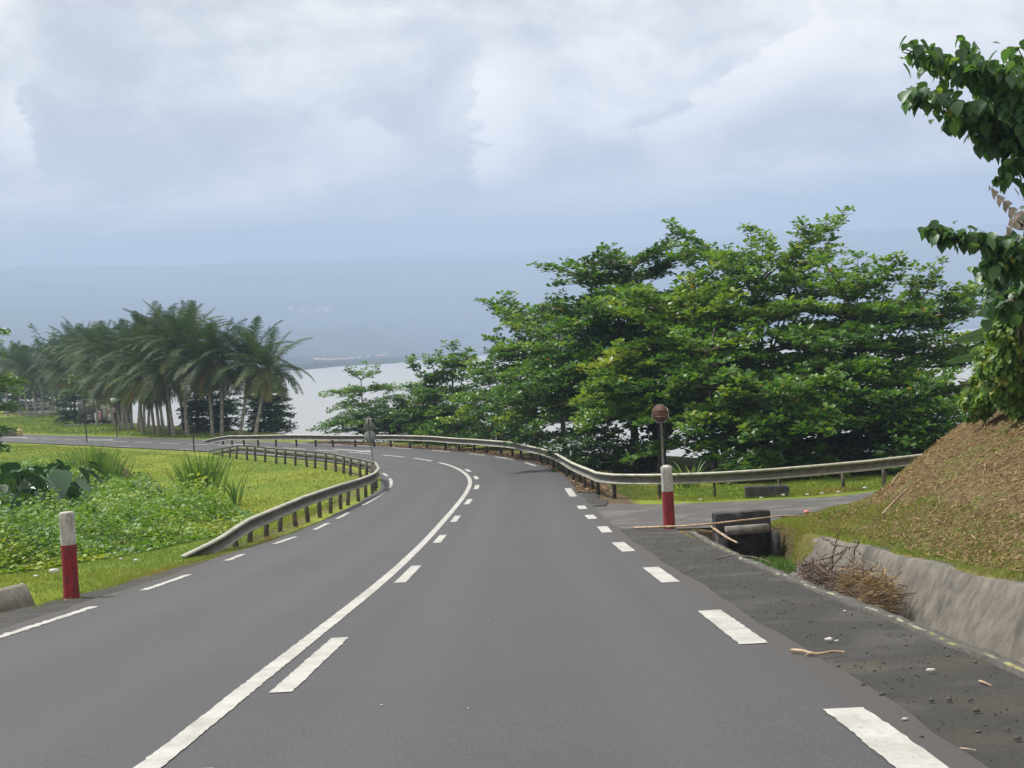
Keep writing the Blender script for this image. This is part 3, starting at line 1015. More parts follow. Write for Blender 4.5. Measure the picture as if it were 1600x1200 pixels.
gx = lines((3.9, 9, 0.11), (9, 15, 0.2), (15, 42, 0.9))
gy = lines((-24, 8, 0.8), (8, 38, 0.16), (38, 58, 0.7))
X, Y = np.meshgrid(gx, gy)
Z, T = mound_z(X, Y)
keep = T.reshape(X.shape) > -0.35
idx = np.arange(X.size).reshape(X.shape)
q = np.stack([idx[:-1, :-1], idx[:-1, 1:], idx[1:, 1:], idx[1:, :-1]], -1)
kk = keep[:-1, :-1] & keep[:-1, 1:] & keep[1:, 1:] & keep[1:, :-1]
mb = MB()
mb.add(np.stack([X.ravel(), Y.ravel(), Z], 1), q[kk])
mound = tag(mb.build('mound', M['mound'], smooth=True), 'steep brown mulched earth mound right of the road', 'mound', kind='structure')
xf, yf = X.ravel(), Y.ravel()
set_f_attr(mound, 'dirt', np.clip(0.62 * np.exp(-(T / 1.1) ** 2) + 0.35 * smooth01((T - 2.8) / 2.0) * smooth01((yf - 22) / 8), 0, 1))

# ------------------------------------------------------------------ concrete drain on the right
t_d = empty('concrete_drain', (3.3, 14, base_z(14)), 'stained concrete roadside drain with a mossy lip under the brown mound', 'drain')
ORG = np.array(t_d.location)
yy = np.arange(-20, 27.6, 0.25)
xl = np.interp(yy, [-30, 0, 10, 20, 29], [2.98, 3.08, 3.13, 3.20, 3.42])


def grid_part(cols, name, m, parent, org, uv=True):
    V = np.stack(cols, 1)
    n, k_ = V.shape[:2]
    idx = np.arange(n * k_).reshape(n, k_)
    b = MB()
    b.add((V - org).reshape(-1, 3), np.stack([idx[:-1, :-1], idx[:-1, 1:], idx[1:, 1:], idx[1:, :-1]], -1).reshape(-1, 4))
    o = b.build(name, m, parent, smooth=False)
    if uv:
        ds = np.concatenate([[0], np.cumsum(np.linalg.norm(np.diff(V[0], axis=0), axis=1))])
        ll = np.stack([np.broadcast_to(ds, (n, k_)), np.broadcast_to(V[:, :1, 1], (n, k_)), np.zeros((n, k_))], -1)
        set_vec_attr(o, 'lane', ll.reshape(-1, 3))
    return o


zb = base_z(yy)
jit = lambda a: rng.normal(0, a, len(yy))
P3 = lambda x, z: np.stack([x, yy, z], 1)
e1, e2 = jit(0.012), jit(0.008)
grid_part([P3(xl - 0.10 + e1, zb - 0.03), P3(xl - 0.09 + e1, zb + 0.018 + e2), P3(xl + 0.02, zb + 0.022 + e2), P3(xl + 0.05, zb - 0.02), P3(xl + 0.06, zb - 0.85)], 'kerb_lip', M['lip'], t_d, ORG)
sl = yy < 23.4
yw = yy[sl]
xt = np.interp(yw, TOE[:, 1], TOE[:, 0]) + 0.02
lean = np.interp(yw, [0, 18, 21.5, 23.4], [0.62, 0.62, 0.55, 0.35])
rnd = np.interp(yw, [20.5, 22.0, 23.4], [0, 0.05, 0.75])
zt = base_z(yw) + np.interp(yw, [0, 12, 20, 24], [0.12, 0.14, 0.16, 0.10])
cols = []
for f in np.linspace(0, 1, 9):
    bow = 0.035 * math.sin(f * math.pi)
    cols.append(np.stack([xt - lean * (1 - f) + bow + rng.normal(0, 0.004, len(yw)), yw, zt - (1.05 - 0.6 * rnd * (1 - f)) * (1 - f) + 0.012 * np.sin(yw * 2.1) * f - rnd * 0.12 * f], 1))
cols.append(cols[-1] + np.array([0.16, 0, 0.008]))
cols.append(cols[-1] + np.array([0.05, 0, -0.5]))
grid_part(cols, 'sloped_wall', M['drain'], t_d, ORG)

# left drain by the bollard
t_l = empty('concrete_gutter', (-7.0, 18, base_z(18)), 'short mossy concrete gutter wall beside the left red and white bollard', 'drain')
ORG = np.array(t_l.location)
yy = np.arange(2, 20.6, 0.3)
zb = base_z(yy)
xg = np.interp(yy, [2, 17, 20.6], [-6.75, -7.0, -7.15])
cols = [np.stack([xg + 0.10, yy, zb - 0.6], 1), np.stack([xg, yy, zb - 0.2], 1), np.stack([xg - 0.12, yy, zb + 0.13 + rng.normal(0, 0.006, len(yy))], 1), np.stack([xg - 0.30, yy, zb + 0.14], 1), np.stack([xg - 0.34, yy, zb - 0.3], 1)]
grid_part(cols, 'gutter_wall', M['drain'], t_l, ORG)
b = MB()
e = [c[-1] - ORG for c in cols]
b.add(np.array(e), [(0, 1, 2), (0, 2, 3), (0, 3, 4)])
b.build('wall_end', M['concrete'], t_l)

# ------------------------------------------------------------------ guard rails
RAILP = [(-0.02, 0.0), (0.035, -0.004), (0.062, -0.022), (0.060, -0.055), (-0.025, -0.095), (-0.045, -0.155), (-0.035, -0.225), (0.035, -0.258), (0.052, -0.280), (0.040, -0.306), (-0.005, -0.312)]


def guard_rail(name, pts, heights, facing, label, post_step, post_lo=0.35, cat='guard rail'):
    """pts: world xy of the rail, heights of the top edge above the ground, facing=+1 rail face on the right of travel"""
    P = np.array(pts, dtype=float)
    Hh = np.array(heights, dtype=float)
    c = P.mean(0)
    org = np.array([c[0], c[1], float(base_z(c[1]))])
    root = empty(name, org, label, cat)
    L = np.concatenate([[0], np.cumsum(np.linalg.norm(np.diff(P, axis=0), axis=1))])
    s = np.unique(np.concatenate([np.arange(0, L[-1], 0.4), L]))
    x = np.interp(s, L, P[:, 0]); y = np.interp(s, L, P[:, 1]); hh = np.interp(s, L, Hh)
    for _ in range(2):
        for a in (x, y, hh):
            a[1:-1] = 0.25 * a[:-2] + 0.5 * a[1:-1] + 0.25 * a[2:]
    z = base_z(y) + hh + 0.018 * np.sin(s * 0.55)
    T = np.gradient(np.stack([x, y], 1), axis=0)
    T /= np.linalg.norm(T, axis=1)[:, None]
    N = np.stack([T[:, 1], -T[:, 0]], 1) * facing
    fr_, bk = [], []
    for o, dz_ in RAILP:
        fr_.append(np.stack([x + N[:, 0] * o, y + N[:, 1] * o, z + dz_], 1))
    for o, dz_ in RAILP[::-1]:
        bk.append(np.stack([x + N[:, 0] * (o - 0.012), y + N[:, 1] * (o - 0.012), z + dz_], 1))
    V = np.stack(fr_ + bk + [fr_[0]], 1) - org
    n, k_ = V.shape[:2]
    idx = np.arange(n * k_).reshape(n, k_)
    b = MB()
    q = np.stack([idx[:-1, :-1], idx[:-1, 1:], idx[1:, 1:], idx[1:, :-1]], -1).reshape(-1, 4)
    tq = np.tile(np.array([0.1, 0, 0, 0.7, 1, 1, 0.9, 0.35, 0.2, 0.4] + [0.8] * (k_ - 11)), n - 1)  # high values in the recess darken the colour as painted shade; back darkened too
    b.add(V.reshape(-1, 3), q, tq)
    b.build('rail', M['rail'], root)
    # overlapping splice plates
    for q_ in np.arange(2.0, L[-1] - 1, 4.0):
        i = int(np.argmin(abs(s - q_)))
        i0, i1 = max(0, i - 1), min(n - 1, i + 1)
        b = MB()
        sub = (V[i0:i1 + 1, :11] + np.concatenate([N[i0:i1 + 1], np.zeros((i1 - i0 + 1, 1))], 1)[:, None] * 0.006)
        ids = np.arange(sub.shape[0] * 11).reshape(sub.shape[0], 11)
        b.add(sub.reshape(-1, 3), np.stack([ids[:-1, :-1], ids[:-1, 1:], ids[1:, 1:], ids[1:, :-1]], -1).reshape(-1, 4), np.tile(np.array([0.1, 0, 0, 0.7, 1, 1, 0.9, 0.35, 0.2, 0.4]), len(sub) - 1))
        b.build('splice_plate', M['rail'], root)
    # posts
    rg = np.random.default_rng(len(pts))
    q_ = 1.0
    while q_ < L[-1] - 0.4:
        hp = float(np.interp(q_, s, hh))
        if hp > post_lo:
            i = int(np.argmin(abs(s - q_)))
            px_, py_ = x[i] - N[i, 0] * 0.09, y[i] - N[i, 1] * 0.09
            g = float(ground_z([px_], [py_])[0][0])
            ztop = z[i] - 0.03
            ang = math.atan2(T[i, 1], T[i, 0])
            R_ = np.array([[math.cos(ang), -math.sin(ang), 0], [math.sin(ang), math.cos(ang), 0], [0, 0, 1]])
            sh = np.array([rg.normal(0, 0.035), rg.normal(0, 0.02), 0])
            hgt = ztop - g + 0.25
            b = MB()
            # C-channel post
            for (ox, oy, sx, sy) in ((0, 0, 0.012, 0.11), (0.03, 0.049, 0.048, 0.012), (0.03, -0.049, 0.048, 0.012)):
                v = np.array([(a * sx / 2 + ox, c_ * sy / 2 + oy, e_) for e_ in (-0.25, hgt - 0.25) for a, c_ in ((-1, -1), (1, -1), (1, 1), (-1, 1))])
                v = v @ R_.T
                v[4:] += sh * 0
                v[:4] += sh
                b.add(v + np.array([px_, py_, g]) - org, [(0, 3, 2, 1), (4, 5, 6, 7), (0, 1, 5, 4), (1, 2, 6, 5), (2, 3, 7, 6), (3, 0, 4, 7)])
            b.build('post', M['post'], root)
        q_ += post_step * rg.uniform(0.93, 1.07)
    return root


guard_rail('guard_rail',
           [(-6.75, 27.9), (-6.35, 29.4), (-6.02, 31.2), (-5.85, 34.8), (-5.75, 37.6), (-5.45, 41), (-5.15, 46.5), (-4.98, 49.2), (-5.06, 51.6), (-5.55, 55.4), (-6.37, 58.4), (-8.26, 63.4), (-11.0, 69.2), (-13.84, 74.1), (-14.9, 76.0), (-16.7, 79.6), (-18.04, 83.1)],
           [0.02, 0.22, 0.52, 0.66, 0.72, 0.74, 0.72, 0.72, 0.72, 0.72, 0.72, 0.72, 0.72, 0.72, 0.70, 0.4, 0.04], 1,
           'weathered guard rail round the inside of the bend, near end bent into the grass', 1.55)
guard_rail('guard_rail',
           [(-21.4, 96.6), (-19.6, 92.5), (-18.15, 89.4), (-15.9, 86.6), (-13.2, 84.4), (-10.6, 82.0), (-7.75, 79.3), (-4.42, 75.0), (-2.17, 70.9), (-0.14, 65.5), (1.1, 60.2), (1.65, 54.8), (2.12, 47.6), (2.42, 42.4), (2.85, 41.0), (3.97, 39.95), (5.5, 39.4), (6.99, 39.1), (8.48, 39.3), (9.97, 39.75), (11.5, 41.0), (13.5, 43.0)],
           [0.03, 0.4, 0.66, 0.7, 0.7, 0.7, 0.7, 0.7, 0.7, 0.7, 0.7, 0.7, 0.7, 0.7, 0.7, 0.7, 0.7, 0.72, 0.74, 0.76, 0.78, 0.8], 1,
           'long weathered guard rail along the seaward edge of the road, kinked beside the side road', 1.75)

# ------------------------------------------------------------------ bollards
def bollard(px, py, h, r, split, label, domed, seed, sides):
    # stands where the pixel of its foot meets the ground
    lo, hi = 3.0, 80.0
    rr = ray(px, py)
    for _ in range(50):
        mid = (lo + hi) / 2
        if ZC + rr[2] * mid / rr[1] > base_z(mid): lo = mid
        else: hi = mid
    p = at(px, py, lo)
    root = empty('bollard', p, label, 'bollard')
    root.rotation_euler = (0, 0, 0.5)
    b = MB()
    zz = np.linspace(-0.2, h * split, 9)
    b.lathe([(r * (1.02 if z_ > 0.06 else 1.07), z_) for z_ in zz], (0, 0, 0), sides, wob=0.012, seed=seed)
    b.build('red_base', M['red'], root, smooth=sides > 10)
    b = MB()
    zz = np.linspace(h * split, h * (0.965 if domed else 1.0), 6)
    pr = [(r, z_) for z_ in zz]
    pr += [(r * 0.90, h * 0.975), (r * 0.45, h * 0.995), (0.001, h * 1.0)] if domed else [(r * 0.93, h + 0.012), (r * 0.5, h + 0.02), (0.001, h + 0.022)]
    b.lathe(pr, (0, 0, 0), sides, wob=0.010, seed=seed + 1)
    b.build('white_top', M['white'], root, smooth=sides > 10)
    return root


bollard(112, 933, 1.17, 0.105, 0.625, 'grubby red and white bollard on the left verge beside the gutter wall', False, 3, 10)
bollard(1046, 825, 1.30, 0.118, 0.585, 'domed red and white bollard at the mouth of the side road', True, 5, 18)

# ------------------------------------------------------------------ road signs seen from behind
def plate(poly, th):
    """flat polygon in XZ, thickness along Y"""
    P = np.array(poly, dtype=float)
    n = len(P)
    b = MB()
    f = np.concatenate([np.stack([P[:, 0], np.full(n, -th / 2), P[:, 1]], 1), np.stack([P[:, 0], np.full(n, th / 2), P[:, 1]], 1)])
    b.v.append(f); b.n = len(f)
    b.f.append(np.array([list(range(n))])); b.t.append(np.array([0.5]))
    b.f.append(np.array([list(range(2 * n - 1, n - 1, -1))])); b.t.append(np.array([0.5]))
    q = np.array([(i, i + n, (i + 1) % n + n, (i + 1) % n) for i in range(n)])
    b.f.append(q); b.t.append(np.full(n, 0.5))
    return b


g = at(1038, 775, 38.6)
g[2] = float(base_z(38.6)) - 0.02
r1 = empty('road_sign', g, 'rusty brown back of an octagonal stop sign behind the domed bollard', 'sign', rz=math.radians(-32))
b = MB(); b.tube([(0, 0.03, -0.2), (0, 0.03, 2.62)], 0.033, 8); b.build('pole', M['galv'], r1, smooth=True)
oc = [(0.265 * math.cos(math.radians(22.5 + 45 * k)), 2.42 + 0.265 * math.sin(math.radians(22.5 + 45 * k))) for k in range(8)]
pb = plate(oc, 0.012).build('octagonal_plate', M['rusty'], r1)
b = MB()
for k in range(8):
    a0, a1 = oc[k], oc[(k + 1) % 8]
    b.tube([(a0[0], 0, a0[1]), (a1[0], 0, a1[1])], 0.012, 5)
rim = b.build('rim', M['galv'], pb)
b = MB(); b.box((0, 0.0, 2.50), (0.34, 0.035, 0.05)); b.box((0, 0.0, 2.33), (0.34, 0.035, 0.05)); b.build('bracket', M['rusty'], r1)

g = at(584, 736, 62.0)
g[2] = float(base_z(62.0)) - 0.05
r2 = empty('road_sign', g, 'grey triangular and round sign backs on one leaning pole at the inner rail', 'sign', rz=math.radians(8))
r2.rotation_euler = (0, math.radians(-3), math.radians(8))
b = MB(); b.tube([(0, -0.03, -0.2), (0, -0.03, 2.3)], 0.035, 8); b.build('pole', M['galv'], r2, smooth=True)
plate([(0.27 * math.cos(2 * math.pi * k / 22), 1.52 + 0.27 * math.sin(2 * math.pi * k / 22)) for k in range(22)], 0.012).build('round_plate', M['greymetal'], r2)
plate([(-0.33, 1.84), (-0.29, 1.79), (0.29, 1.79), (0.33, 1.84), (0.045, 2.34), (-0.045, 2.34)], 0.012).build('triangular_plate', M['galv'], r2)

# plain posts along the far side of the field
for (px, py, d, h, r, label, brd) in ((136, 690, 105.0, 3.3, 0.055, 'tall dark post at the far road edge in front of the kiosk', False), (183, 681, 111.0, 3.05, 0.05, 'dark post with a small pale green board right of the kiosk', True), (304, 705, 85.0, 1.0, 0.05, 'short dark marker post on the inner edge of the far road', False)):
    g = at(px, py, d); g[2] = float(ground_z([g[0]], [g[1]])[0][0])
    q = empty('roadside_post', g, label, 'post')
    b = MB(); b.tube([(0.0, 0, -0.3), (-0.03, 0, h * 0.5), (-0.02, 0, h)], [r, r * 0.95, r * 0.85], 7); b.build('shaft', M['pole'], q, smooth=True)
    b = MB(); b.box((-0.02, 0, h + 0.015), (r * 2.1, r * 2.1, 0.04)); b.build('top_cap', M['pole'], q)
    if brd:
        m_ = simple('pale_green_board', (0.35, 0.45, 0.33), (0.45, 0.54, 0.42), 3, 0.6)
        b = MB(); b.box((-0.1, -0.06, h - 0.12), (0.48, 0.03, 0.34)); b.build('green_board', m_, q)

# ------------------------------------------------------------------ culvert blocks by the side road
def block(px0, px1, py, d, h, depth, label, tilt):
    a, c = at(px0, py, d), at(px1, py, d)
    x0, x1 = a[0], c[0]
    cx = (x0 + x1) / 2
    zg = float(base_z(d)) - 0.03
    root = empty('culvert_parapet', (cx, d, zg), label, 'culvert', rz=tilt)
    b = MB()
    L_ = x1 - x0
    n = 14
    xs = np.linspace(-L_ / 2, L_ / 2, n)
    prof = [(-depth / 2, -0.35), (-depth / 2, h - 0.018), (-depth / 2 + 0.016, h), (depth / 2 - 0.016, h), (depth / 2, h - 0.018), (depth / 2, -0.35)]
    V = np.array([[(x_ + rng.normal(0, 0.004), p_[0] + rng.normal(0, 0.006), p_[1] - (0.010 if i in (0, n - 1) and p_[1] > 0 else 0) + rng.normal(0, 0.006)) for p_ in prof] for i, x_ in enumerate(xs)])
    idx = np.arange(n * 6).reshape(n, 6)
    b.add(V.reshape(-1, 3), np.stack([idx[:-1, :-1], idx[1:, :-1], idx[1:, 1:], idx[:-1, 1:]], -1).reshape(-1, 4))
    b.add(V[0], [(0, 1, 2, 3, 4, 5)]); b.add(V[-1], [(5, 4, 3, 2, 1, 0)])
    b.build('block', M['darkstone'], root)
    return root


pr = block(1115, 1203, 826, 28.1, 0.34, 0.26, 'black concrete parapet over the drain mouth beside the domed bollard', 0.12)
# lintel and dark culvert mouth belong to this structure
b = MB()
b.box((0.02, -0.31, 0.01), (0.86, 0.18, 0.16), tint=0.5)
b.build('lintel', M['concrete'], pr)
b = MB()
b.box((-0.52, -0.36, -0.40), (0.14, 0.5, 0.74), taper=0.9); b.box((0.54, -0.36, -0.42), (0.14, 0.5, 0.72), taper=0.9)
b.box((0.0, -0.08, -0.45), (0.98, 0.06, 0.74))
b.build('culvert_mouth', M['darkstone'], pr)
block(1165, 1232, 777, 38.6, 0.30, 0.34, 'black concrete parapet on the far side of the side road under the guard rail', -0.1)

# ------------------------------------------------------------------ haze
hz_m = bpy.data.materials.new('haze_air')
hz_m.use_nodes = True
h_ = NT(hz_m.node_tree)
for n in list(h_.n):
    h_.n.remove(n)
pv = h_.node('ShaderNodeVolumePrincipled')
pv.inputs['Color'].default_value = (0.45, 0.57, 0.80, 1)
pv.inputs['Density'].default_value = 0.00050
pv.inputs['Anisotropy'].default_value = 0.15
h_.l.new(pv.outputs[0], h_.node('ShaderNodeOutputMaterial').inputs['Volume'])
mb = MB()
mb.box((0, 3200, 236.0), (11400, 6900, 490))
hz = tag(mb.build('haze', hz_m), 'pale blue haze over the bay', 'haze', kind='stuff')

# ------------------------------------------------------------------ vegetation builders
def gpt(px, d, sink=0.0):
    """point on the ground seen in column px of the photo at distance d"""
    py = 700.0
    p = at(px, py, d)
    for _ in range(4):
        z = float(ground_z([p[0]], [d])[0][0])
        # move along the image column
        q = project((p[0], d, z))
        py = q[1]
        p = at(px, py, d)
    return np.array([p[0], d, float(ground_z([p[0]], [d])[0][0]) - sink])


def on_mound(px, d):
    p = gpt(px, d)
    p[2] = float(mound_z([p[0]], [p[1]])[0][0])
    return p


def rosettes(mb, P, tint, leaf, r_, n=7, wid=0.5, lift=(-0.25, 0.75), cheap=True):
    """whorls of leaves at the points P"""
    N = len(P)
    if N == 0:
        return
    az = r_.uniform(0, 2 * math.pi, (N, 1)) + np.arange(n)[None] * 2 * math.pi / n + r_.normal(0, 0.3, (N, n))
    el = r_.uniform(lift[0], lift[1], (N, n))
    D = np.stack([np.cos(az) * np.cos(el), np.sin(az) * np.cos(el), np.sin(el)], -1).reshape(-1, 3)
    U = np.stack([-np.cos(az) * np.sin(el), -np.sin(az) * np.sin(el), np.cos(el)], -1).reshape(-1, 3)
    U = U + r_.normal(0, 0.38, U.shape)
    L = leaf * r_.uniform(0.6, 1.15, N * n)
    PP = np.repeat(P, n, 0) + D * (0.02 + 0.1 * leaf)
    tt = np.clip(np.repeat(tint, n) + r_.normal(0, 0.10, N * n), 0, 0.92)
    odd = r_.random(N * n)
    tt = np.where(odd > 0.993, r_.uniform(0.94, 1.0, N * n), tt)
    if cheap:
        mb.kites(PP, D, U, L, L * wid, tt, 0.62)
    else:
        mb.leaves(PP, D, U, L, L * wid, tt, ((0.38, 0.7), (0.72, 1.0)), 0.12, 0.16)


def almond(label, base, H, R, seed, tiers=9, nbr=6, leaf=0.27, low=0.18, tint=0.42, shape='dome', group=None, top_rise=0.5, lean=(0, 0), stems=1, density=1.0, sway=(0, 0), name='sea_almond_tree', cat='tree', cheap=False, trunk_r=None, sparse=0.0, shoots=()):
    """tree with horizontal tiers of branches carrying whorled leaves"""
    r_ = np.random.default_rng(seed)
    root = empty(name, base, label, cat, group)
    wood, lf = MB(), MB()
    tr = trunk_r or 0.022 * H
    RP, RT = [], []
    for st in range(stems):
        off = np.array([0, 0, 0.0]) if st == 0 else np.array([r_.normal(0, R * 0.12), r_.normal(0, R * 0.12), 0])
        ln = np.array([lean[0] + (r_.normal(0, 0.10) if st else 0), lean[1] + (r_.normal(0, 0.10) if st else 0)])
        Hs = H * (1 if st == 0 else r_.uniform(0.75, 0.95))
        zz = np.linspace(-0.4, Hs * 0.97, 12)
        wob = np.cumsum(r_.normal(0, 0.035 * Hs / 10, (12, 2)), 0)
        tp = np.stack([off[0] + ln[0] * zz + wob[:, 0], off[1] + ln[1] * zz + wob[:, 1], zz], 1)
        wood.tube(tp, np.interp(zz, [-0.4, 0.5, Hs], [tr * 1.35, tr, 0.025]), 8)
        for k in range(tiers):
            f = (k + r_.uniform(-0.25, 0.25)) / (tiers - 1)
            hf = low + (0.97 - low) * np.clip(f, 0, 1)
            z0 = Hs * hf
            if shape == 'dome':
                Lb = R * (0.42 + 0.62 * math.sqrt(max(0.0, 1 - ((hf - 0.48) / 0.62) ** 2)))
            elif shape == 'spread':
                Lb = R * (1.08 - 0.62 * hf ** 2.2)
            elif shape == 'umbrella':
                Lb = R * (0.55 + 0.45 * math.sin(f * math.pi * 0.8 + 0.5)) if k < tiers - 1 else R * 0.45
            else:   # spire: wide low, narrow top
                Lb = R * (1.05 - 0.75 * hf ** 1.3)
            nb = max(3, int(round(nbr * r_.uniform(0.8, 1.2))))
            a0 = r_.uniform(0, 6.28)
            for j in range(nb):
                if r_.random() < sparse:
                    continue
                az = a0 + 2 * math.pi * j / nb + r_.normal(0, 0.25)
                L = Lb * r_.uniform(0.62, 1.12) * (r_.uniform(0.55, 0.95) if hf > 0.84 and top_rise > 0.3 else 1.0)
                rise = r_.uniform(0.05, 0.32) + (top_rise if hf > 0.84 else 0.0) * r_.uniform(0.5, 1.3) - (0.18 if hf < 0.3 else 0)
                rise = max(rise, 0.02 if z0 < 3.0 else -1)
                n = 8
                t = np.linspace(0, 1, n)
                o = np.array([np.interp(z0, zz, tp[:, 0]), np.interp(z0, zz, tp[:, 1]), z0])
                bend = np.cumsum(r_.normal(0, 0.06, n))
                dirx, diry = np.cos(az + bend), np.sin(az + bend)
                bx = o[0] + np.cumsum(np.concatenate([[0], dirx[1:]])) * L / (n - 1) + sway[0] * t * t * L
                by = o[1] + np.cumsum(np.concatenate([[0], diry[1:]])) * L / (n - 1) + sway[1] * t * t * L
                bz = o[2] + L * (rise * t * 1.5 - (0.28 * t * t if hf < 0.84 else 0.0)) + np.cumsum(r_.normal(0, 0.02 * L, n)) * 0.5
                B = np.stack([bx, by, bz], 1)
                wood.tube(B, np.interp(t, [0, 1], [max(0.018, tr * 0.42 * (L / R)), 0.008]), 5, cap=False)
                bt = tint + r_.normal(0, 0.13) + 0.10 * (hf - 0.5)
                # side twigs in a flat spray
                ntw = max(4, int(L / 0.17 * density))
                for q in range(ntw):
                    tq = 0.22 + 0.78 * (q + r_.uniform(0, 0.9)) / ntw
                    c = np.array([np.interp(tq, t, B[:, i]) for i in range(3)])
                    sgn = 1 if q % 2 else -1
                    ang = az + np.interp(tq, t, bend) + sgn * r_.uniform(0.55, 1.15)
                    tl = (0.20 + 0.42 * L * (1 - abs(tq - 0.45))) * r_.uniform(0.4, 1.0) * 0.62
                    tl = min(tl, 1.3)
                    m = max(1, int(tl / (leaf * 0.95) * density + 0.5))
                    u = (np.arange(m) + 1) / m
                    tw = np.stack([c[0] + np.cos(ang) * tl * u, c[1] + np.sin(ang) * tl * u, c[2] + tl * u * r_.uniform(0.0, 0.3) + r_.normal(0, 0.05, m)], 1)
                    if tl > 0.5:
                        wood.tube(np.vstack([c, tw[-1]]), [0.012, 0.006], 3, cap=False)
                    RP.append(tw); RT.append(np.full(m, bt + r_.normal(0, 0.05)))
                RP.append(B[-1:]); RT.append(np.array([bt]))
    for tx, ty, tz in shoots:
        # leaders that rise above the crown, tufted along their upper half
        e = np.array([tx, ty, tz])
        s0_ = np.array([tx * 0.25, ty * 0.25, H * 0.62])
        t = np.linspace(0, 1, 10)[:, None]
        B = s0_ * (1 - t) + e * t + np.array([0, 0, -0.25]) * np.sin(t * math.pi) + np.cumsum(r_.normal(0, 0.03, (10, 3)), 0)
        wood.tube(B, np.linspace(0.05, 0.01, 10), 5, cap=False)
        for q in range(30):
            tq = 1 - 0.66 * r_.random() ** 1.2
            c = np.array([np.interp(tq, t[:, 0], B[:, i]) for i in range(3)])
            ang = r_.uniform(0, 6.28)
            tl = r_.uniform(0.12, 0.75) * (1.25 - tq * 0.75)
            m = max(1, int(tl / 0.17))
            u = (np.arange(m) + 1) / m
            tw = np.stack([c[0] + np.cos(ang) * tl * u, c[1] + np.sin(ang) * tl * u, c[2] + tl * u * 0.35], 1)
            wood.tube(np.vstack([c, tw[-1]]), [0.012, 0.006], 3, cap=False)
            RP.append(tw); RT.append(np.full(m, tint + 0.1 + r_.normal(0, 0.06)))
    P = np.concatenate(RP); T = np.concatenate(RT)
    P = P + r_.normal(0, 1, P.shape) * np.array([0.08, 0.08, 0.07])
    rosettes(lf, P, np.clip(T, 0.05, 0.9), leaf, r_, 8, 0.60)
    wood.build('trunk', M['bark'], root, smooth=True)
    lf.build('crown', M['almond'], root)
    return root


# ---- coconut palms
def palm_crown_mesh(seed, fl=4.3, n=36, dead=3, wind=(-0.10, 0.0), name='crown'):
    r_ = np.random.default_rng(seed)
    b = MB()
    for k in range(n):
        f = k / (n - 1)
        az = k * 2.39996 + r_.normal(0, 0.2)
        el = math.radians(82 - 124 * f ** 0.85 + r_.normal(0, 7))
        L = fl * (0.72 + 0.35 * math.sin(math.pi * min(1, f * 1.2 + 0.15))) * r_.uniform(0.9, 1.1)
        isdead = f > 0.9 and r_.random() < 0.35
        ns = 11
        p = np.array([0.08 * math.cos(az), 0.08 * math.sin(az), 0.0])
        d = np.array([math.cos(az) * math.cos(el), math.sin(az) * math.cos(el), math.sin(el)])
        pts = [p.copy()]
        for i in range(ns - 1):
            d = d + np.array([wind[0], wind[1], -1.0]) * (0.085 + 0.085 * (i / ns)) * (1.25 if f > .3 else 0.8)
            d /= np.linalg.norm(d)
            p = p + d * L / (ns - 1)
            pts.append(p.copy())
        pts = np.array(pts)
        tint = 0.14 + 0.40 * f + r_.normal(0, 0.13)
        if f > 0.6: tint += r_.uniform(0.0, 0.2)
        tint = min(tint, 0.84)
        if isdead: tint = r_.uniform(0.9, 1.0)
        b.tube(pts, np.linspace(0.035, 0.006, ns), 4, min(1, tint + 0.12), cap=False)
        nl = 46
        t = np.linspace(0.13, 0.99, nl)
        tt = np.linspace(0, 1, ns)
        C = np.stack([np.interp(t, tt, pts[:, i]) for i in range(3)], 1)
        Tn = np.gradient(C, axis=0); Tn /= np.linalg.norm(Tn, axis=1)[:, None]
        S = np.cross(Tn, np.array([0, 0, 1.0])); S /= np.linalg.norm(S, axis=1)[:, None] + 1e-6
        Up = np.cross(S, Tn)
        ll = 0.98 * np.sin(np.pi * (0.16 + 0.80 * t)) ** 0.7 * (fl / 4.3)
        for sg in (-1, 1):
            D = Tn * 0.55 + S * sg * 0.80 + Up * 0.18 + r_.normal(0, 0.08, C.shape)
            D /= np.linalg.norm(D, axis=1)[:, None]
            mid = C + D * ll[:, None] * 0.5
            D2 = D + np.array([wind[0] * 1.2, 0, -0.85 if f > 0.15 else -0.45]) * r_.uniform(0.6, 1.3, (nl, 1))
            D2 /= np.linalg.norm(D2, axis=1)[:, None]
            tip = mid + D2 * ll[:, None] * 0.55
            W = Tn * 0.024
            V = np.stack([C - W, C + W, mid + W, mid - W, tip], 1).reshape(-1, 3)
            o = (np.arange(nl) * 5)[:, None]
            tv = np.clip(tint + r_.normal(0, 0.05, nl), 0, 1)
            b.v.append(V)
            b.f.append(np.array([(0, 1, 2, 3)]) + o + b.n); b.t.append(tv)
            b.f.append(np.array([(3, 2, 4)]) + o + b.n); b.t.append(tv)
            b.n += len(V)
    # flower stalks and nuts stay inside the crown
    for k in range(10):
        az = r_.uniform(0, 6.28)
        b.lathe([(0.001, -0.11), (0.08, -0.07), (0.1, 0), (0.07, 0.08), (0.001, 0.12)], (0.22 * math.cos(az), 0.22 * math.sin(az), -0.22 + r_.normal(0, 0.07)), 7, 0.55)
    return b.mesh(name, M['palm'])


CROWNS = [palm_crown_mesh(200 + i, fl=3.9) for i in range(5)]


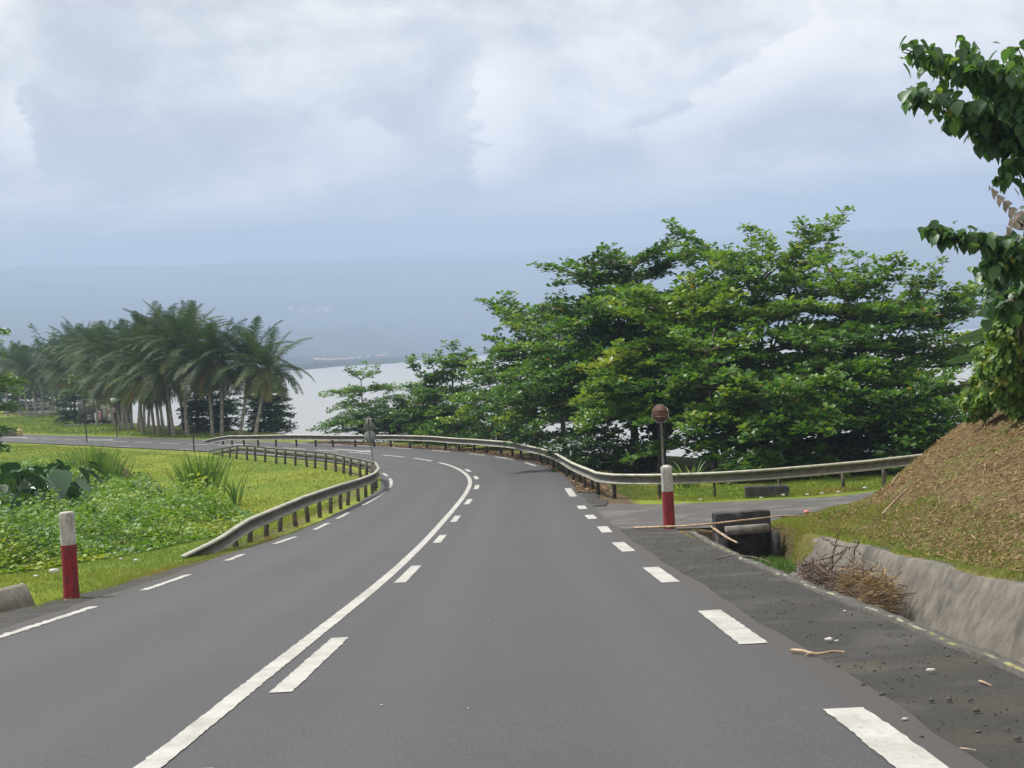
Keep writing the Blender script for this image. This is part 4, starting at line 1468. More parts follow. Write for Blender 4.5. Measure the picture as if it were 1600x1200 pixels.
def palm(px, d, th, label, seed, group=None, lean=(0, 0), sc=1.0):
    r_ = np.random.default_rng(seed)
    g = gpt(px, d)
    root = empty('coconut_palm', g, label, 'palm tree', group)
    t = np.linspace(0, 1, 12)
    bow = r_.uniform(-0.35, 0.35)
    x = lean[0] * t ** 1.4 + bow * np.sin(t * math.pi) * 0.6
    y = lean[1] * t ** 1.4
    pts = np.stack([x, y, -0.3 + (th + 0.3) * t], 1)
    rr = np.interp(t, [0, 0.08, 0.2, 1], [0.23, 0.16, 0.125, 0.10]) * (1 + 0.05 * np.sin(np.arange(12) * 2.7))
    b = MB(); b.tube(pts, rr, 9); b.build('trunk', M['palmbark'], root, smooth=True)
    o = bpy.data.objects.new('crown', CROWNS[seed % len(CROWNS)])
    col.objects.link(o)
    o.parent = root
    o.location = (float(pts[-1, 0]), float(pts[-1, 1]), th)
    o.rotation_euler = (r_.normal(0, 0.06), r_.normal(0, 0.06), r_.uniform(-0.5, 0.5))
    s = sc * r_.uniform(0.94, 1.06)
    o.scale = (s, s, s)
    return root


GP = 'coconut palms in a row along the shore'
palm(398, 100.5, 4.7, 'rightmost coconut palm of the row, leaning trunk and a full crown against the sea', 40, GP, (1.1, 0.2), 0.92)
palm(374, 103.5, 5.3, 'second coconut palm from the right, slanting trunk half behind the rightmost one', 41, GP, (0.9, 0.4), 1.0)
palm(346, 104.0, 5.6, 'straight coconut palm rising from the dark bush, third from the right', 42, GP, (0.1, 0.2), 0.98)
palm(332, 104.5, 5.2, 'coconut palm with a pale straight trunk, fourth from the right', 43, GP, (-0.3, 0.3), 0.95)
palm(293, 107, 6.6, 'tallest coconut palm, its crown standing above the others of the row', 44, GP, (0.4, 0.2), 1.1)
palm(287, 112, 7.0, 'tall coconut palm just left of and behind the tallest one', 45, GP, (-0.5, 0.5), 1.05)
more = [(272, 108, 5.0), (265, 114, 6.4), (249, 110, 4.6), (241, 116, 5.8), (231, 120, 6.2), (225, 114, 4.6), (215, 122, 5.2), (206, 128, 6.6), (200, 125, 4.8), (192, 132, 6.6), (188, 127, 4.4), (178, 138, 7.2), (170, 144, 6.4), (160, 148, 7.4), (150, 155, 6.6), (140, 160, 8.0), (128, 168, 7.0), (118, 172, 8.4), (104, 178, 7.0), (92, 186, 7.4), (80, 178, 6.0), (68, 190, 7.0), (56, 180, 6.0), (44, 186, 6.4), (30, 192, 6.6), (12, 196, 6.8), (98, 166, 5.6), (225, 132, 7.6), (255, 122, 7.6), (310, 116, 7.2), (152, 138, 5.2)]
for i, (px, d, th) in enumerate(more):
    lab = 'coconut palm in the crowded middle of the row with drooping yellowish lower fronds' if px > 175 else 'distant coconut palm in the far left part of the row behind the kiosk'
    palm(px, d, th, lab, 60 + i, GP, (rng.normal(0, 0.45), 0), 1.0 + 0.0 * i)

# ---- sea almond trees (broad tiers) on the seaward bank
GA = 'sea almond trees on the bank behind the guard rail'


def tree(label, px, d, ytop, R, seed, shoots=(), **kw):
    g = gpt(px, d)
    H = (at(px, ytop, d)[2] - g[2]) * 0.95
    sh = [tuple(at(sx, sy, d + sd) - g) for sx, sy, sd in shoots]
    return almond(label, g, H, R, seed, shoots=sh, leaf=kw.pop('leaf', 0.28), group=GA, **kw)


tree('tall dark spreading tree, leftmost of the big trees behind the kinked rail', 992, 58.5, 394, 5.2, 1, tiers=9, nbr=8, low=0.30, shape='spread', tint=0.34, top_rise=0.0, stems=2, sway=(-0.08, 0))
tree('light green tree in front of the tall dark one, left of the rusty sign', 1035, 53, 462, 3.4, 2, tiers=7, nbr=6, low=0.34, tint=0.60, stems=2, top_rise=0.15)
tree('tree with bare-stemmed tufts rising highest above the crown line', 1195, 55.5, 420, 4.3, 3, tiers=8, nbr=7, low=0.28, tint=0.52, top_rise=0.2, shoots=((1168, 356, 0), (1200, 372, .5), (1248, 342, -.6), (1302, 352, .4), (1270, 385, 0)))
tree('tree right of the highest tufts with three upswept leafy tips', 1345, 52, 440, 3.6, 4, tiers=7, nbr=7, low=0.26, tint=0.54, top_rise=0.2, shoots=((1312, 412, 0), (1342, 400, .5), (1398, 398, -.5), (1440, 428, .3), (1478, 410, .2)))
tree('rightmost big tree, flat dark top partly behind the leafy vine on the mound', 1482, 54, 465, 2.8, 5, tiers=6, nbr=7, low=0.3, tint=0.46, top_rise=0.05)
tree('low dense dark glossy tree close behind the straight rail right of the rusty sign', 1225, 46.5, 605, 2.7, 6, tiers=6, nbr=7, leaf=0.26, low=0.16, tint=0.44, stems=2, top_rise=0.1)
tree('dark bushy tree behind the rail next to the mound', 1400, 46.5, 622, 2.5, 7, tiers=5, nbr=7, leaf=0.26, low=0.16, tint=0.34, stems=2, top_rise=0.1)
tree('yellowish green tree between the tall dark tree and the low far bushes', 886, 65.5, 515, 3.1, 8, tiers=8, nbr=7, low=0.16, tint=0.56, sway=(-0.1, 0), top_rise=0.15)
tree('mid height leafy tree straight behind the rusty octagonal sign', 1118, 49, 530, 2.8, 9, tiers=6, nbr=7, low=0.24, tint=0.56, top_rise=0.15)
tree('leafy tree filling the gap below the three upswept tips', 1305, 49.5, 535, 2.8, 10, tiers=6, nbr=7, low=0.2, tint=0.48, top_rise=0.15)
tree('open spiky tree against the bright water left of the big trees', 712, 80, 565, 3.2, 12, tiers=7, nbr=6, low=0.14, tint=0.46, top_rise=0.3, shape='spire', sparse=0.1, shoots=((706, 534, 0), (640, 560, 0), (735, 548, 0), (672, 552, 0)))
tree('low bush-like tree hanging over the rail beyond the bend', 778, 74, 590, 2.6, 13, tiers=7, nbr=7, low=0.12, tint=0.58, top_rise=0.2)
tree('leaning tree with a long bough against the far slope, left of the tall dark one', 838, 69, 478, 2.5, 24, tiers=8, nbr=7, low=0.26, tint=0.44, top_rise=0.15, shoots=((768, 526, 0), (795, 462, 0)))
tree('small umbrella shaped tree standing alone before the water', 569, 90, 582, 2.5, 14, tiers=3, nbr=8, leaf=0.22, low=0.55, tint=0.38, shape='umbrella', top_rise=0.3, trunk_r=0.07)
tree('flat low tree whose branch reaches left under the small umbrella tree', 585, 88, 640, 3.3, 15, tiers=4, nbr=8, leaf=0.22, low=0.35, tint=0.40, shape='umbrella', top_rise=0.05, sway=(-0.2, 0))
tree('dark low bush behind the rail right of the two grey signs', 655, 86, 625, 2.5, 16, tiers=6, nbr=8, leaf=0.22, low=0.1, tint=0.24, stems=2, top_rise=0.1)
tree('low olive bush between the spiky tree and the dark low bush', 690, 83, 612, 2.2, 25, tiers=6, nbr=7, leaf=0.22, low=0.12, tint=0.40, stems=2, top_rise=0.1)
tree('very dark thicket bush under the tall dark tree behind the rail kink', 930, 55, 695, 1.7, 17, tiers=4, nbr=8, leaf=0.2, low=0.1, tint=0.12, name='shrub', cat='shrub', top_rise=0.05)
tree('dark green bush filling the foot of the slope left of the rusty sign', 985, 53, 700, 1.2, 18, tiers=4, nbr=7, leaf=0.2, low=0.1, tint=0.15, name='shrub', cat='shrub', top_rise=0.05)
GD = 'dark bushes under the palms'
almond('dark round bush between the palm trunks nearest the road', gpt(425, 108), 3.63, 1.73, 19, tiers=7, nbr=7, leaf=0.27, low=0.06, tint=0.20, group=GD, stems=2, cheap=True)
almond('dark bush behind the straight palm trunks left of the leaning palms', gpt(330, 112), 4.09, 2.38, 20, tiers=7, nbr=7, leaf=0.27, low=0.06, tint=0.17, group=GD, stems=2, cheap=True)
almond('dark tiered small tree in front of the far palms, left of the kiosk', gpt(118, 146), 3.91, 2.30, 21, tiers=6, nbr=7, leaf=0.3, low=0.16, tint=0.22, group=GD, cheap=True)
almond('huge pale broad tree far behind the left palms', gpt(92, 252), 13.95, 6.84, 22, tiers=9, nbr=8, leaf=0.55, low=0.35, tint=0.42, cheap=True, density=0.55)
almond('bright green tree cut off by the left edge of the view', gpt(-30, 84), 10.2, 2.3, 23, tiers=9, nbr=6, leaf=0.34, low=0.10, tint=0.52)
for i, (px, d, H, R) in enumerate(((20, 215, 7, 5), (-30, 205, 8, 5), (60, 225, 6, 5))):
    almond('shady undergrowth tree in the far gloom behind the left palms', gpt(px, d), H, R, 90 + i, tiers=6, nbr=7, leaf=0.5, low=0.08, tint=0.2, cheap=True, density=0.6, group='far undergrowth trees')

# ---- big-leaved branches, vines and banana on the mound's crest
def limb(mb_w, mb_l, pts, rad, leaf, r_, n_per_m=16, tint=0.4, spread=0.5, hang=0.7):
    """a limb through pts with large hanging heart-shaped leaves"""
    P = catmull(np.array(pts, dtype=float), 0.12)
    mb_w.tube(P, np.linspace(rad, 0.008, len(P)), 6, cap=False)
    Ls = np.concatenate([[0], np.cumsum(np.linalg.norm(np.diff(P, axis=0), axis=1))])
    N = int(Ls[-1] * n_per_m)
    t = r_.uniform(0.0, Ls[-1], N)
    C = np.stack([np.interp(t, Ls, P[:, i]) for i in range(3)], 1)
    fr_ = 1 - 0.55 * t / Ls[-1]
    C = C + r_.normal(0, 1, C.shape) * (spread * fr_)[:, None] * np.array([0.55, 0.75, 0.42])
    az = r_.uniform(0, 6.28, N)
    D = np.stack([np.cos(az) * 0.55, np.sin(az) * 0.55, np.full(N, -hang) + r_.normal(0, 0.4, N)], 1)
    U = np.stack([np.cos(az), np.sin(az), np.full(N, 0.75)], 1) + r_.normal(0, 0.2, (N, 3))
    L = leaf * r_.uniform(0.4, 1.2, N)
    for q in range(int(N / 14)):
        k0 = r_.integers(0, N)
        t0 = max(0.0, t[k0] - 0.25)
        c0 = np.array([np.interp(t0, Ls, P[:, i]) for i in range(3)])
        mb_w.tube(np.array([c0, (c0 + C[k0]) / 2 + np.array([0, 0, 0.04]), C[k0]]), [0.008, 0.006, 0.003], 4, cap=False)
    tt = np.clip(tint + r_.normal(0, 0.16, N), 0, 0.9)
    tt = np.where(r_.random(N) > 0.994, 1.0, tt)
    mb_l.leaves(C, D, U, L, L * 0.78, tt, ((0.12, 0.75), (0.32, 1.0), (0.65, 0.72)), 0.10, 0.22)


r_ = np.random.default_rng(77)
base = np.array([8.6, 20.2, 0.0]); base[2] = float(mound_z([8.6], [20.2])[0][0])
bt = empty('large_leaved_tree', base, 'large-leaved tree on the mound, branches reaching in from the upper right', 'tree')
O = base
wd, lf = MB(), MB()
A = lambda px, py, d: at(px, py, d) - O
hub = A(1680, 330, 20.6)
wd.tube(np.array([np.array([0, 0, -0.3]), A(1700, 480, 20.4), hub, A(1690, 180, 20.8)]), [0.16, 0.13, 0.11, 0.07], 8)
tips = [
    ([hub, A(1640, 205, 20.6), A(1560, 135, 20.4), A(1490, 105, 20.2), A(1412, 76, 20.0)], 0.05, 30, 0.42, 0.34),
    ([hub, A(1630, 230, 20.2), A(1560, 175, 20.0), A(1490, 160, 19.8), A(1420, 142, 19.6)], 0.04, 30, 0.32, 0.30),
    ([hub, A(1640, 210, 21.0), A(1570, 170, 21.0), A(1540, 120, 21.0), A(1500, 72, 21.0)], 0.04, 28, 0.40, 0.30),
    ([hub, A(1630, 240, 20.8), A(1590, 215, 20.6), A(1540, 200, 20.5), A(1490, 178, 20.4)], 0.04, 34, 0.28, 0.36),
    ([hub, A(1640, 150, 20.8), A(1610, 110, 20.8), A(1590, 75, 20.8)], 0.04, 30, 0.48, 0.30),
    ([hub, A(1625, 250, 20.4), A(1585, 250, 20.2), A(1560, 285, 20.1)], 0.03, 22, 0.34, 0.22),
    ([A(1690, 420, 20.4), A(1640, 390, 20.2), A(1560, 380, 20.0), A(1500, 368, 19.8), A(1450, 358, 19.7)], 0.04, 34, 0.30, 0.22),
    ([A(1690, 440, 20.4), A(1620, 415, 20.2), A(1565, 410, 20.1), A(1530, 425, 20.0)], 0.03, 32, 0.34, 0.30),
    ([A(1690, 470, 20.8), A(1620, 450, 20.8), A(1580, 470, 20.7), A(1550, 480, 20.6)], 0.03, 34, 0.30, 0.38),
    ([hub, A(1640, 170, 20.2), A(1600, 140, 20.0), A(1555, 110, 20.0), A(1520, 100, 20.0)], 0.03, 34, 0.36, 0.36),
    ([hub, A(1640, 260, 20.6), A(1600, 225, 20.5), A(1565, 190, 20.4), A(1530, 170, 20.3)], 0.03, 34, 0.24, 0.40),
    ([hub, A(1740, 240, 20.8), A(1800, 190, 21.0), A(1860, 170, 21.2)], 0.04, 28, 0.4, 0.4),
    ([hub, A(1730, 320, 21.0), A(1790, 300, 21.4), A(1850, 330, 21.8)], 0.04, 28, 0.36, 0.4),
    ([hub, A(1700, 200, 20.4), A(1740, 120, 20.2), A(1770, 60, 20.0)], 0.04, 28, 0.4, 0.4),
    ([hub, A(1660, 240, 20.6), A(1620, 185, 20.5), A(1570, 215, 20.4), A(1545, 225, 20.3)], 0.03, 34, 0.22, 0.34),
]
for pts, rd_, nn, tn, sp in tips:
    limb(wd, lf, pts, rd_, 0.215, r_, nn * 4.2, tn + 0.12, sp * 1.15)
wd.build('trunk', M['bark'], bt, smooth=True)
lf.build('foliage', M['bigleaf'], bt)

# leafy vine mass draped over shrubs at the crest
def vine_mass(label, blobs, seed, leaf, n, tint, m, name='vine_thicket', cat='vines'):
    r_ = np.random.default_rng(seed)
    c0 = np.array(blobs[0][0])
    z0 = float(mound_z([c0[0]], [c0[1]])[0][0])
    O = np.array([c0[0], c0[1], z0])
    root = empty(name, O, label, cat)
    lf, wd = MB(), MB()
    tot = sum(b_[1] * b_[2] for b_ in blobs)
    for c, rx, rz in blobs:
        c = np.array(c)
        k = int(n * rx * rz / tot)
        v = r_.normal(size=(k, 3)); v /= np.linalg.norm(v, axis=1)[:, None]
        rad = r_.uniform(0.55, 1.0, k) ** 0.5 * (1 + 0.25 * np.sin(v[:, 0] * 7 + v[:, 2] * 9))
        P = c + v * rad[:, None] * np.array([rx, rx * 0.8, rz]) - O
        D = v * 0.6 + np.array([0, 0, -0.55]) + r_.normal(0, 0.35, (k, 3))
        U = v + np.array([0, 0, 0.7]) + r_.normal(0, 0.25, (k, 3))
        L = leaf * r_.uniform(0.55, 1.15, k)
        lf.leaves(P, D, U, L, L * 0.8, np.clip(tint + r_.normal(0, 0.16, k), 0, 1), ((0.15, 0.8), (0.4, 1.0), (0.7, 0.65)), 0.1, 0.2)
        for _ in range(6):
            a = c - O + r_.normal(0, 0.3, 3) * np.array([rx, rx, rz])
            b_ = c - O + r_.normal(0, 0.7, 3) * np.array([rx, rx, rz])
            wd.tube(np.array([a * 0.4, (a + b_) / 2 + r_.normal(0, 0.1, 3), b_]), [0.015, 0.01, 0.005], 4, cap=False)
    wd.build('stems', M['bark'], root)
    lf.build('foliage', m, root)
    return root


W = lambda px, py, d: tuple(at(px, py, d))
vine_mass('bright yellow-green leafy vines covering the crest of the mound at the right edge', [(W(1590, 560, 24.5), 0.62, 0.75), (W(1560, 600, 25), 0.42, 0.42), (W(1528, 628, 25.5), 0.28, 0.28), (W(1600, 480, 24.0), 0.55, 0.5), (W(1660, 540, 24.0), 0.9, 1.1), (W(1598, 520, 22.6), 0.5, 0.65), (W(1580, 580, 23.0), 0.5, 0.45), (W(1610, 600, 23.2), 0.5, 0.5)], 5, 0.125, 15000, 0.64, M['vine'])
vine_mass('dark green climbing shrub above the bright vines', [(W(1590, 455, 23.0), 0.50, 0.40), (W(1578, 490, 23.5), 0.28, 0.3), (W(1640, 430, 22.5), 0.8, 0.6), (W(1595, 410, 21.5), 0.40, 0.34)], 6, 0.17, 3600, 0.45, M['bigleaf'], 'climbing_shrub', 'shrub')

# banana plant behind the vines
g = on_mound(1625, 29.5)
bn = empty('banana_plant', g, 'banana plant behind the vines, two green leaves and a withered grey leaf', 'banana plant')


def banana_leaf(pts, width, m, torn, seed, name):
    r_ = np.random.default_rng(seed)
    P = catmull(np.array(pts, dtype=float), 0.06)
    n = len(P)
    T = np.gradient(P, axis=0); T /= np.linalg.norm(T, axis=1)[:, None]
    S = np.cross(T, np.array([0.15, -1.0, 0.35])); S /= np.linalg.norm(S, axis=1)[:, None]
    t = np.linspace(0, 1, n)
    wv = width * np.sin(np.pi * np.clip(t * 0.93 + 0.05, 0, 1)) ** 0.6
    b = MB()
    b.tube(P, np.linspace(0.022, 0.006, n), 5, cap=False)
    for sg in (-1, 1):
        step = 3 if torn else 1
        for i in range(0, n - 1, step):
            j = min(n - 1, i + step)
            sh = r_.uniform(0.5, 1.0) if torn else 1.0
            dr = np.array([0, 0, -0.25 * r_.uniform(0.2, 1.0)]) * width if torn else np.array([0, 0, -0.10 * width])
            ed = 0.55 if torn else 1.0
            a, c_ = P[i], P[j]
            a2 = a + S[i] * sg * wv[i] * sh + dr
            c2 = a + (c_ - a) * ed + S[j] * sg * wv[j] * sh + dr
            b.add([a, c_, c2, a2], [(0, 1, 2, 3)], 0.4 + r_.normal(0, 0.15))
    return b.build(name, m, bn)


O = g
A = lambda px, py, d: at(px, py, d) - O
b = MB(); b.tube([(0, 0, -0.2), (0.05, 0, 0.8), A(1640, 480, 29.5)], [0.14, 0.12, 0.09], 8); b.build('stem', M['vine'], bn, smooth=True)
banana_leaf([A(1640, 500, 29.5), A(1600, 508, 29.2), A(1550, 518, 29.0), A(1490, 532, 28.8)], 0.16, M['banana'], False, 1, 'leaf')
banana_leaf([A(1640, 545, 29.5), A(1590, 545, 29.2), A(1540, 553, 29.0), A(1477, 566, 28.8)], 0.12, M['banana'], False, 2, 'leaf')
banana_leaf([A(1640, 480, 29.5), A(1610, 470, 29.4), A(1570, 485, 29.2), A(1520, 490, 29.0)], 0.14, M['banana'], False, 4, 'leaf')
banana_leaf([A(1640, 480, 29.5), A(1618, 370, 29.4), A(1582, 330, 29.3), A(1545, 290, 29.2)], 0.26, M['deadleaf'], True, 3, 'withered_leaf')
banana_leaf([A(1640, 480, 29.5), A(1612, 365, 29.1), A(1592, 340, 29.0), A(1572, 368, 28.9)], 0.36, M['deadleaf'], True, 8, 'withered_leaf')

# ------------------------------------------------------------------ low vegetation on the left
VEG = np.array([(-9.9, 25.0), (-9.0, 27.8), (-8.0, 31.8), (-7.1, 36.5), (-8.2, 43), (-9.6, 46.5), (-12.0, 50.5), (-15.0, 58), (-18.5, 66), (-23, 76), (-31, 84), (-44, 84), (-36, 70), (-26, 52), (-19, 38), (-14, 27)], dtype=float)


def in_poly(P, poly):
    x, y = P[:, 0], P[:, 1]
    ins = np.zeros(len(P), bool)
    j = len(poly) - 1
    for i in range(len(poly)):
        xi, yi = poly[i]; xj, yj = poly[j]
        c = ((yi > y) != (yj > y)) & (x < (xj - xi) * (y - yi) / (yj - yi + 1e-12) + xi)
        ins ^= c
        j = i
    return ins


def sample_poly(poly, n, r_, near_bias=0.0):
    lo, hi = poly.min(0), poly.max(0)
    out = []
    tot = 0
    while tot < n:
        P = r_.uniform(lo, hi, (n * 2, 2))
        if near_bias:
            P[:, 1] = lo[1] + (hi[1] - lo[1]) * r_.random(n * 2) ** near_bias
        P = P[in_poly(P, poly)]
        out.append(P); tot += len(P)
    return np.concatenate(out)[:n]


def clear_road(P, gap):
    d, _ = seg_dist(P, CLs)
    return d > gap


r_ = np.random.default_rng(31)
N = 120000
P = sample_poly(VEG, N, r_, 1.6)
ed, _ = seg_dist(P, np.vstack([VEG, VEG[:1]]))
bump = np.clip(0.45 + 1.5 * vnoise(P[:, 0], P[:, 1], 2.2, 41) + 0.9 * vnoise(P[:, 0], P[:, 1], 0.9, 42), 0.06, 1.3)
hgt = bump * smooth01(ed / 1.2) * 1.1 * np.interp(P[:, 1], [25, 45, 60, 84], [1.0, 1.0, 0.75, 0.5])
z = ground_z(P[:, 0], P[:, 1])[0] + hgt * r_.random(N) ** 0.45 + 0.03
az = r_.uniform(0, 6.28, N)
D = np.stack([np.cos(az), np.sin(az), r_.normal(0.1, 0.35, N)], 1)
U = np.stack([r_.normal(0, 0.45, N), r_.normal(0, 0.45, N), np.ones(N)], 1)
L = r_.uniform(0.07, 0.15, N) * np.interp(P[:, 1], [25, 50, 84], [1.0, 1.25, 1.7])
tn = np.clip(0.52 + 1.0 * vnoise(P[:, 0], P[:, 1], 1.7, 43) + r_.normal(0, 0.13, N), 0, 1)
b = MB(); b.kites(np.stack([P[:, 0], P[:, 1], z], 1), D, U, L, L * 0.75, tn, 0.5)
tag(b.build('creeper_ground_cover', M['creeper']), 'lush bright green creepers covering the ground behind the left bollard', 'plants', kind='stuff')

# grass: verges, field, mound
def grass(name, poly, n, h, w, label, tint0, bias=1.0, gap=4.4, mt='blade', seed=1, zfun=None, spreadt=0.16, lowclip=0.0, patch=0.5):
    r_ = np.random.default_rng(seed)
    P = sample_poly(np.array(poly, dtype=float), n, r_, bias)
    d, _ = seg_dist(P, CLs)
    P = P[d > gap + 0.35 * vnoise(P[:, 0], P[:, 1], 0.8, 91) + 0.25 * r_.random(len(P))]
    z = (zfun or (lambda x, y: ground_z(x, y)[0]))(P[:, 0], P[:, 1])
    N = len(P)
    pt = vnoise(P[:, 0], P[:, 1], 3.0, seed + 5) + 0.6 * vnoise(P[:, 0], P[:, 1], 0.9, seed + 6)
    D = np.stack([r_.normal(0, 0.4, N), r_.normal(0, 0.4, N), np.ones(N)], 1)
    L = r_.uniform(h[0], h[1], N) * (1 + 0.8 * np.clip(pt, -0.4, 0.6)) * np.interp(P[:, 1], [20, 60, 110], [1, 1.25, 1.9])
    tn = np.clip(tint0 + patch * pt + r_.normal(0, spreadt, N), 0, 1)
    b = MB(); b.blades(np.stack([P[:, 0], P[:, 1], z - 0.01], 1), D, L, w * np.interp(P[:, 1], [15, 40, 110], [1, 1.6, 3.0]), tn)
    return tag(b.build(name, M[mt]), label, 'grass', kind='stuff')


grass('verge_grass', [(-4.6, 23.5), (-5.0, 20), (-6.6, 17), (-7.2, 17), (-9, 17.0), (-12, 24), (-9.6, 30), (-7.6, 38), (-5.5, 50), (-4.7, 54), (-4.3, 50), (-4.3, 40), (-4.3, 30)], 60000, (0.035, 0.10), 0.007, 'short grass on the left verge along the road', 0.55, 1.3, 4.05, seed=3)
grass('dry_verge_grass', [(-5.3, 20), (-6.6, 18.5), (-6.6, 24), (-6.2, 30), (-5.6, 40), (-5.3, 48), (-4.7, 50), (-4.8, 40), (-5.0, 30), (-5.1, 24)], 14000, (0.03, 0.11), 0.008, 'straw coloured dying grass along the left road edge', 0.88, 1.2, 3.75, seed=23, patch=0.5)
grass('meadow_grass', [(-5.2, 40), (-4.9, 50), (-5.4, 56), (-8.5, 64), (-15, 76), (-30, 98), (-46, 118), (-60, 118), (-48, 95), (-34, 84), (-23, 76), (-18, 64), (-11, 49), (-8, 42)], 70000, (0.03, 0.08), 0.010, 'short sunlit grass of the field inside the bend', 0.55, 1.5, 4.2, seed=4, patch=0.35)
grass('shore_grass', [(-20, 97), (-24, 103), (-40, 122), (-60, 146), (-80, 175), (-62, 185), (-48, 158), (-34, 128), (-19, 101)], 26000, (0.05, 0.16), 0.014, 'grass strip between the far road and the palms', 0.42, 1.0, 4.4, seed=5)
grass('bank_grass', [(0.8, 62), (2.0, 54), (2.9, 46), (3.3, 40.2), (5, 38.2), (8, 38.0), (12, 41), (14, 44), (8, 43.5), (5, 44.2), (4.0, 47), (3.4, 54), (2.6, 62), (0.2, 68)], 26000, (0.04, 0.16), 0.009, 'rough grass around the rail posts beside the side road', 0.62, 1.0, 4.7, seed=6)
grass('apron_grass', [(4.85, 24.5), (5.0, 28.4), (5.6, 30.3), (6.6, 31.6), (7.6, 31.8), (6.4, 29), (5.4, 26), (4.95, 23.6)], 9000, (0.03, 0.09), 0.008, 'yellowed grass between the culvert and the mound', 0.66, 1.0, 4.6, seed=19, zfun=lambda x, y: np.maximum(ground_z(x, y)[0], mound_z(x, y)[0]))
grass('drain_weeds', [(3.50, 21.6), (3.5, 25.6), (3.9, 26.2), (4.6, 26.8), (5.0, 26.6), (4.85, 24.5), (4.5, 22.0)], 12000, (0.10, 0.34), 0.014, 'green weeds choking the end of the drain by the culvert', 0.30, 1.0, 4.6, mt='reed', seed=7)
grass('lip_weeds', [(3.42, 24.0), (3.50, 28.6), (3.95, 28.4), (3.75, 24.0)], 2600, (0.04, 0.14), 0.008, 'dry weeds along the mossy lip of the drain', 0.80, 1.0, 4.6, seed=8)
mz = lambda x, y: mound_z(x, y)[0]
MP = [(4.7, 9.5), (4.8, 18), (4.95, 23), (5.3, 26), (6.2, 29), (7.4, 31.6), (9.2, 34.5), (12, 37), (14, 34), (13, 20), (9, 9)]
grass('mound_grass', [(4.5, 10), (4.75, 22), (5.0, 25.5), (6.2, 29), (7.2, 31.2), (7.6, 30.5), (6.6, 27), (6.0, 22), (5.6, 10)], 24000, (0.03, 0.10), 0.007, 'short grass along the foot of the brown mound', 0.60, 1.0, 4.6, seed=9, zfun=mz)
r2_ = np.random.default_rng(55)
P = sample_poly(np.array(MP), 80000, r2_, 1.0)
N = len(P)
az = r2_.uniform(0, 6.28, N)
zz = mz(P[:, 0], P[:, 1])
gx_ = (mz(P[:, 0] + 0.1, P[:, 1]) - zz) / 0.1
gy_ = (mz(P[:, 0], P[:, 1] + 0.1) - zz) / 0.1
D = np.stack([np.cos(az), np.sin(az), np.cos(az) * gx_ + np.sin(az) * gy_ + r2_.normal(0.12, 0.25, N)], 1)
Nn = np.stack([-gx_, -gy_, np.ones(N)], 1) + r2_.normal(0, 0.3, (N, 3))
L = r2_.uniform(0.05, 0.17, N)
gr = vnoise(P[:, 0], P[:, 1], 1.5, 61) + vnoise(P[:, 0], P[:, 1], 0.6, 62) > 0.22
tn = np.where(gr & (r2_.random(N) < 0.65), r2_.uniform(0.8, 1.0, N), np.clip(r2_.normal(0.42, 0.2, N), 0, 0.79))
tn = np.clip(tn, 0, 1)
b = MB(); b.kites(np.stack([P[:, 0], P[:, 1], zz + 0.012], 1), D, Nn, L, np.where(tn > 0.79, 0.012, r2_.uniform(0.008, 0.022, N)), tn, 0.5)
tag(b.build('straw_mulch', M['straw']), 'dry straw and dead leaves matted over the brown mound', 'straw', kind='stuff')
# dead leaves and grit beside the rail and on the shoulder
def scatter(name, poly, n, size, m, label, seed, zoff, zf=None, flat=0.6):
    r_ = np.random.default_rng(seed)
    P = sample_poly(np.array(poly, dtype=float), n, r_)
    b = MB()
    z = (zf or (lambda x, y: base_z(y)))(P[:, 0], P[:, 1]) + zoff
    s = size * np.exp(r_.normal(0, 0.55, n))
    ico = np.array([(1, 0, 0), (-1, 0, 0), (0, 1, 0), (0, -1, 0), (0, 0, 1), (0, 0, -1.0)])
    F = np.array([(0, 2, 4), (2, 1, 4), (1, 3, 4), (3, 0, 4), (2, 0, 5), (1, 2, 5), (3, 1, 5), (0, 3, 5)])
    V = ico[None] * s[:, None, None] * r_.uniform(0.6, 1.3, (n, 6, 1)) * np.array([1, 1, flat])
    V = V + np.stack([P[:, 0], P[:, 1], z], 1)[:, None]
    b.add(V.reshape(-1, 3), (F[None] + (np.arange(n) * 6)[:, None, None]).reshape(-1, 3))
    return tag(b.build(name, m), label, 'gravel', kind='stuff')


scatter('gravel', [(1.95, 5.5), (3.0, 5.5), (3.05, 20), (3.3, 27), (2.4, 29), (2.0, 20)], 2600, 0.0042, M['pebble'], 'dark grit scattered over the right shoulder', 71, -0.006)
scatter('gravel', [(-5.35, 12), (-6.5, 12), (-6.5, 19), (-5.7, 27), (-5.3, 27)], 1500, 0.005, M['concrete'], 'grey grit scattered along the left shoulder', 72, -0.006)
r3 = np.random.default_rng(73)
s3 = r3.uniform(s_of_y(44), s_of_y(86), 5200)
o3 = half_widths(s3)[1] + 0.25 + np.abs(r3.normal(0.45, 0.38, 5200))
x3, y3 = road_pt(s3, o3)
az = r3.uniform(0, 6.28, 5200)
b = MB(); b.kites(np.stack([x3, y3, base_z(y3) + 0.012], 1), np.stack([np.cos(az), np.sin(az), r3.normal(0.1, 0.2, 5200)], 1), np.stack([r3.normal(0, .3, 5200), r3.normal(0, .3, 5200), np.ones(5200)], 1), r3.uniform(0.06, 0.17, 5200), r3.uniform(0.04, 0.10, 5200), np.clip(r3.normal(0.3, 0.2, 5200), 0, 0.79), 0.5)
tag(b.build('fallen_leaves', M['straw']), 'brown fallen leaves along the outer edge of the bend', 'leaves', kind='stuff')

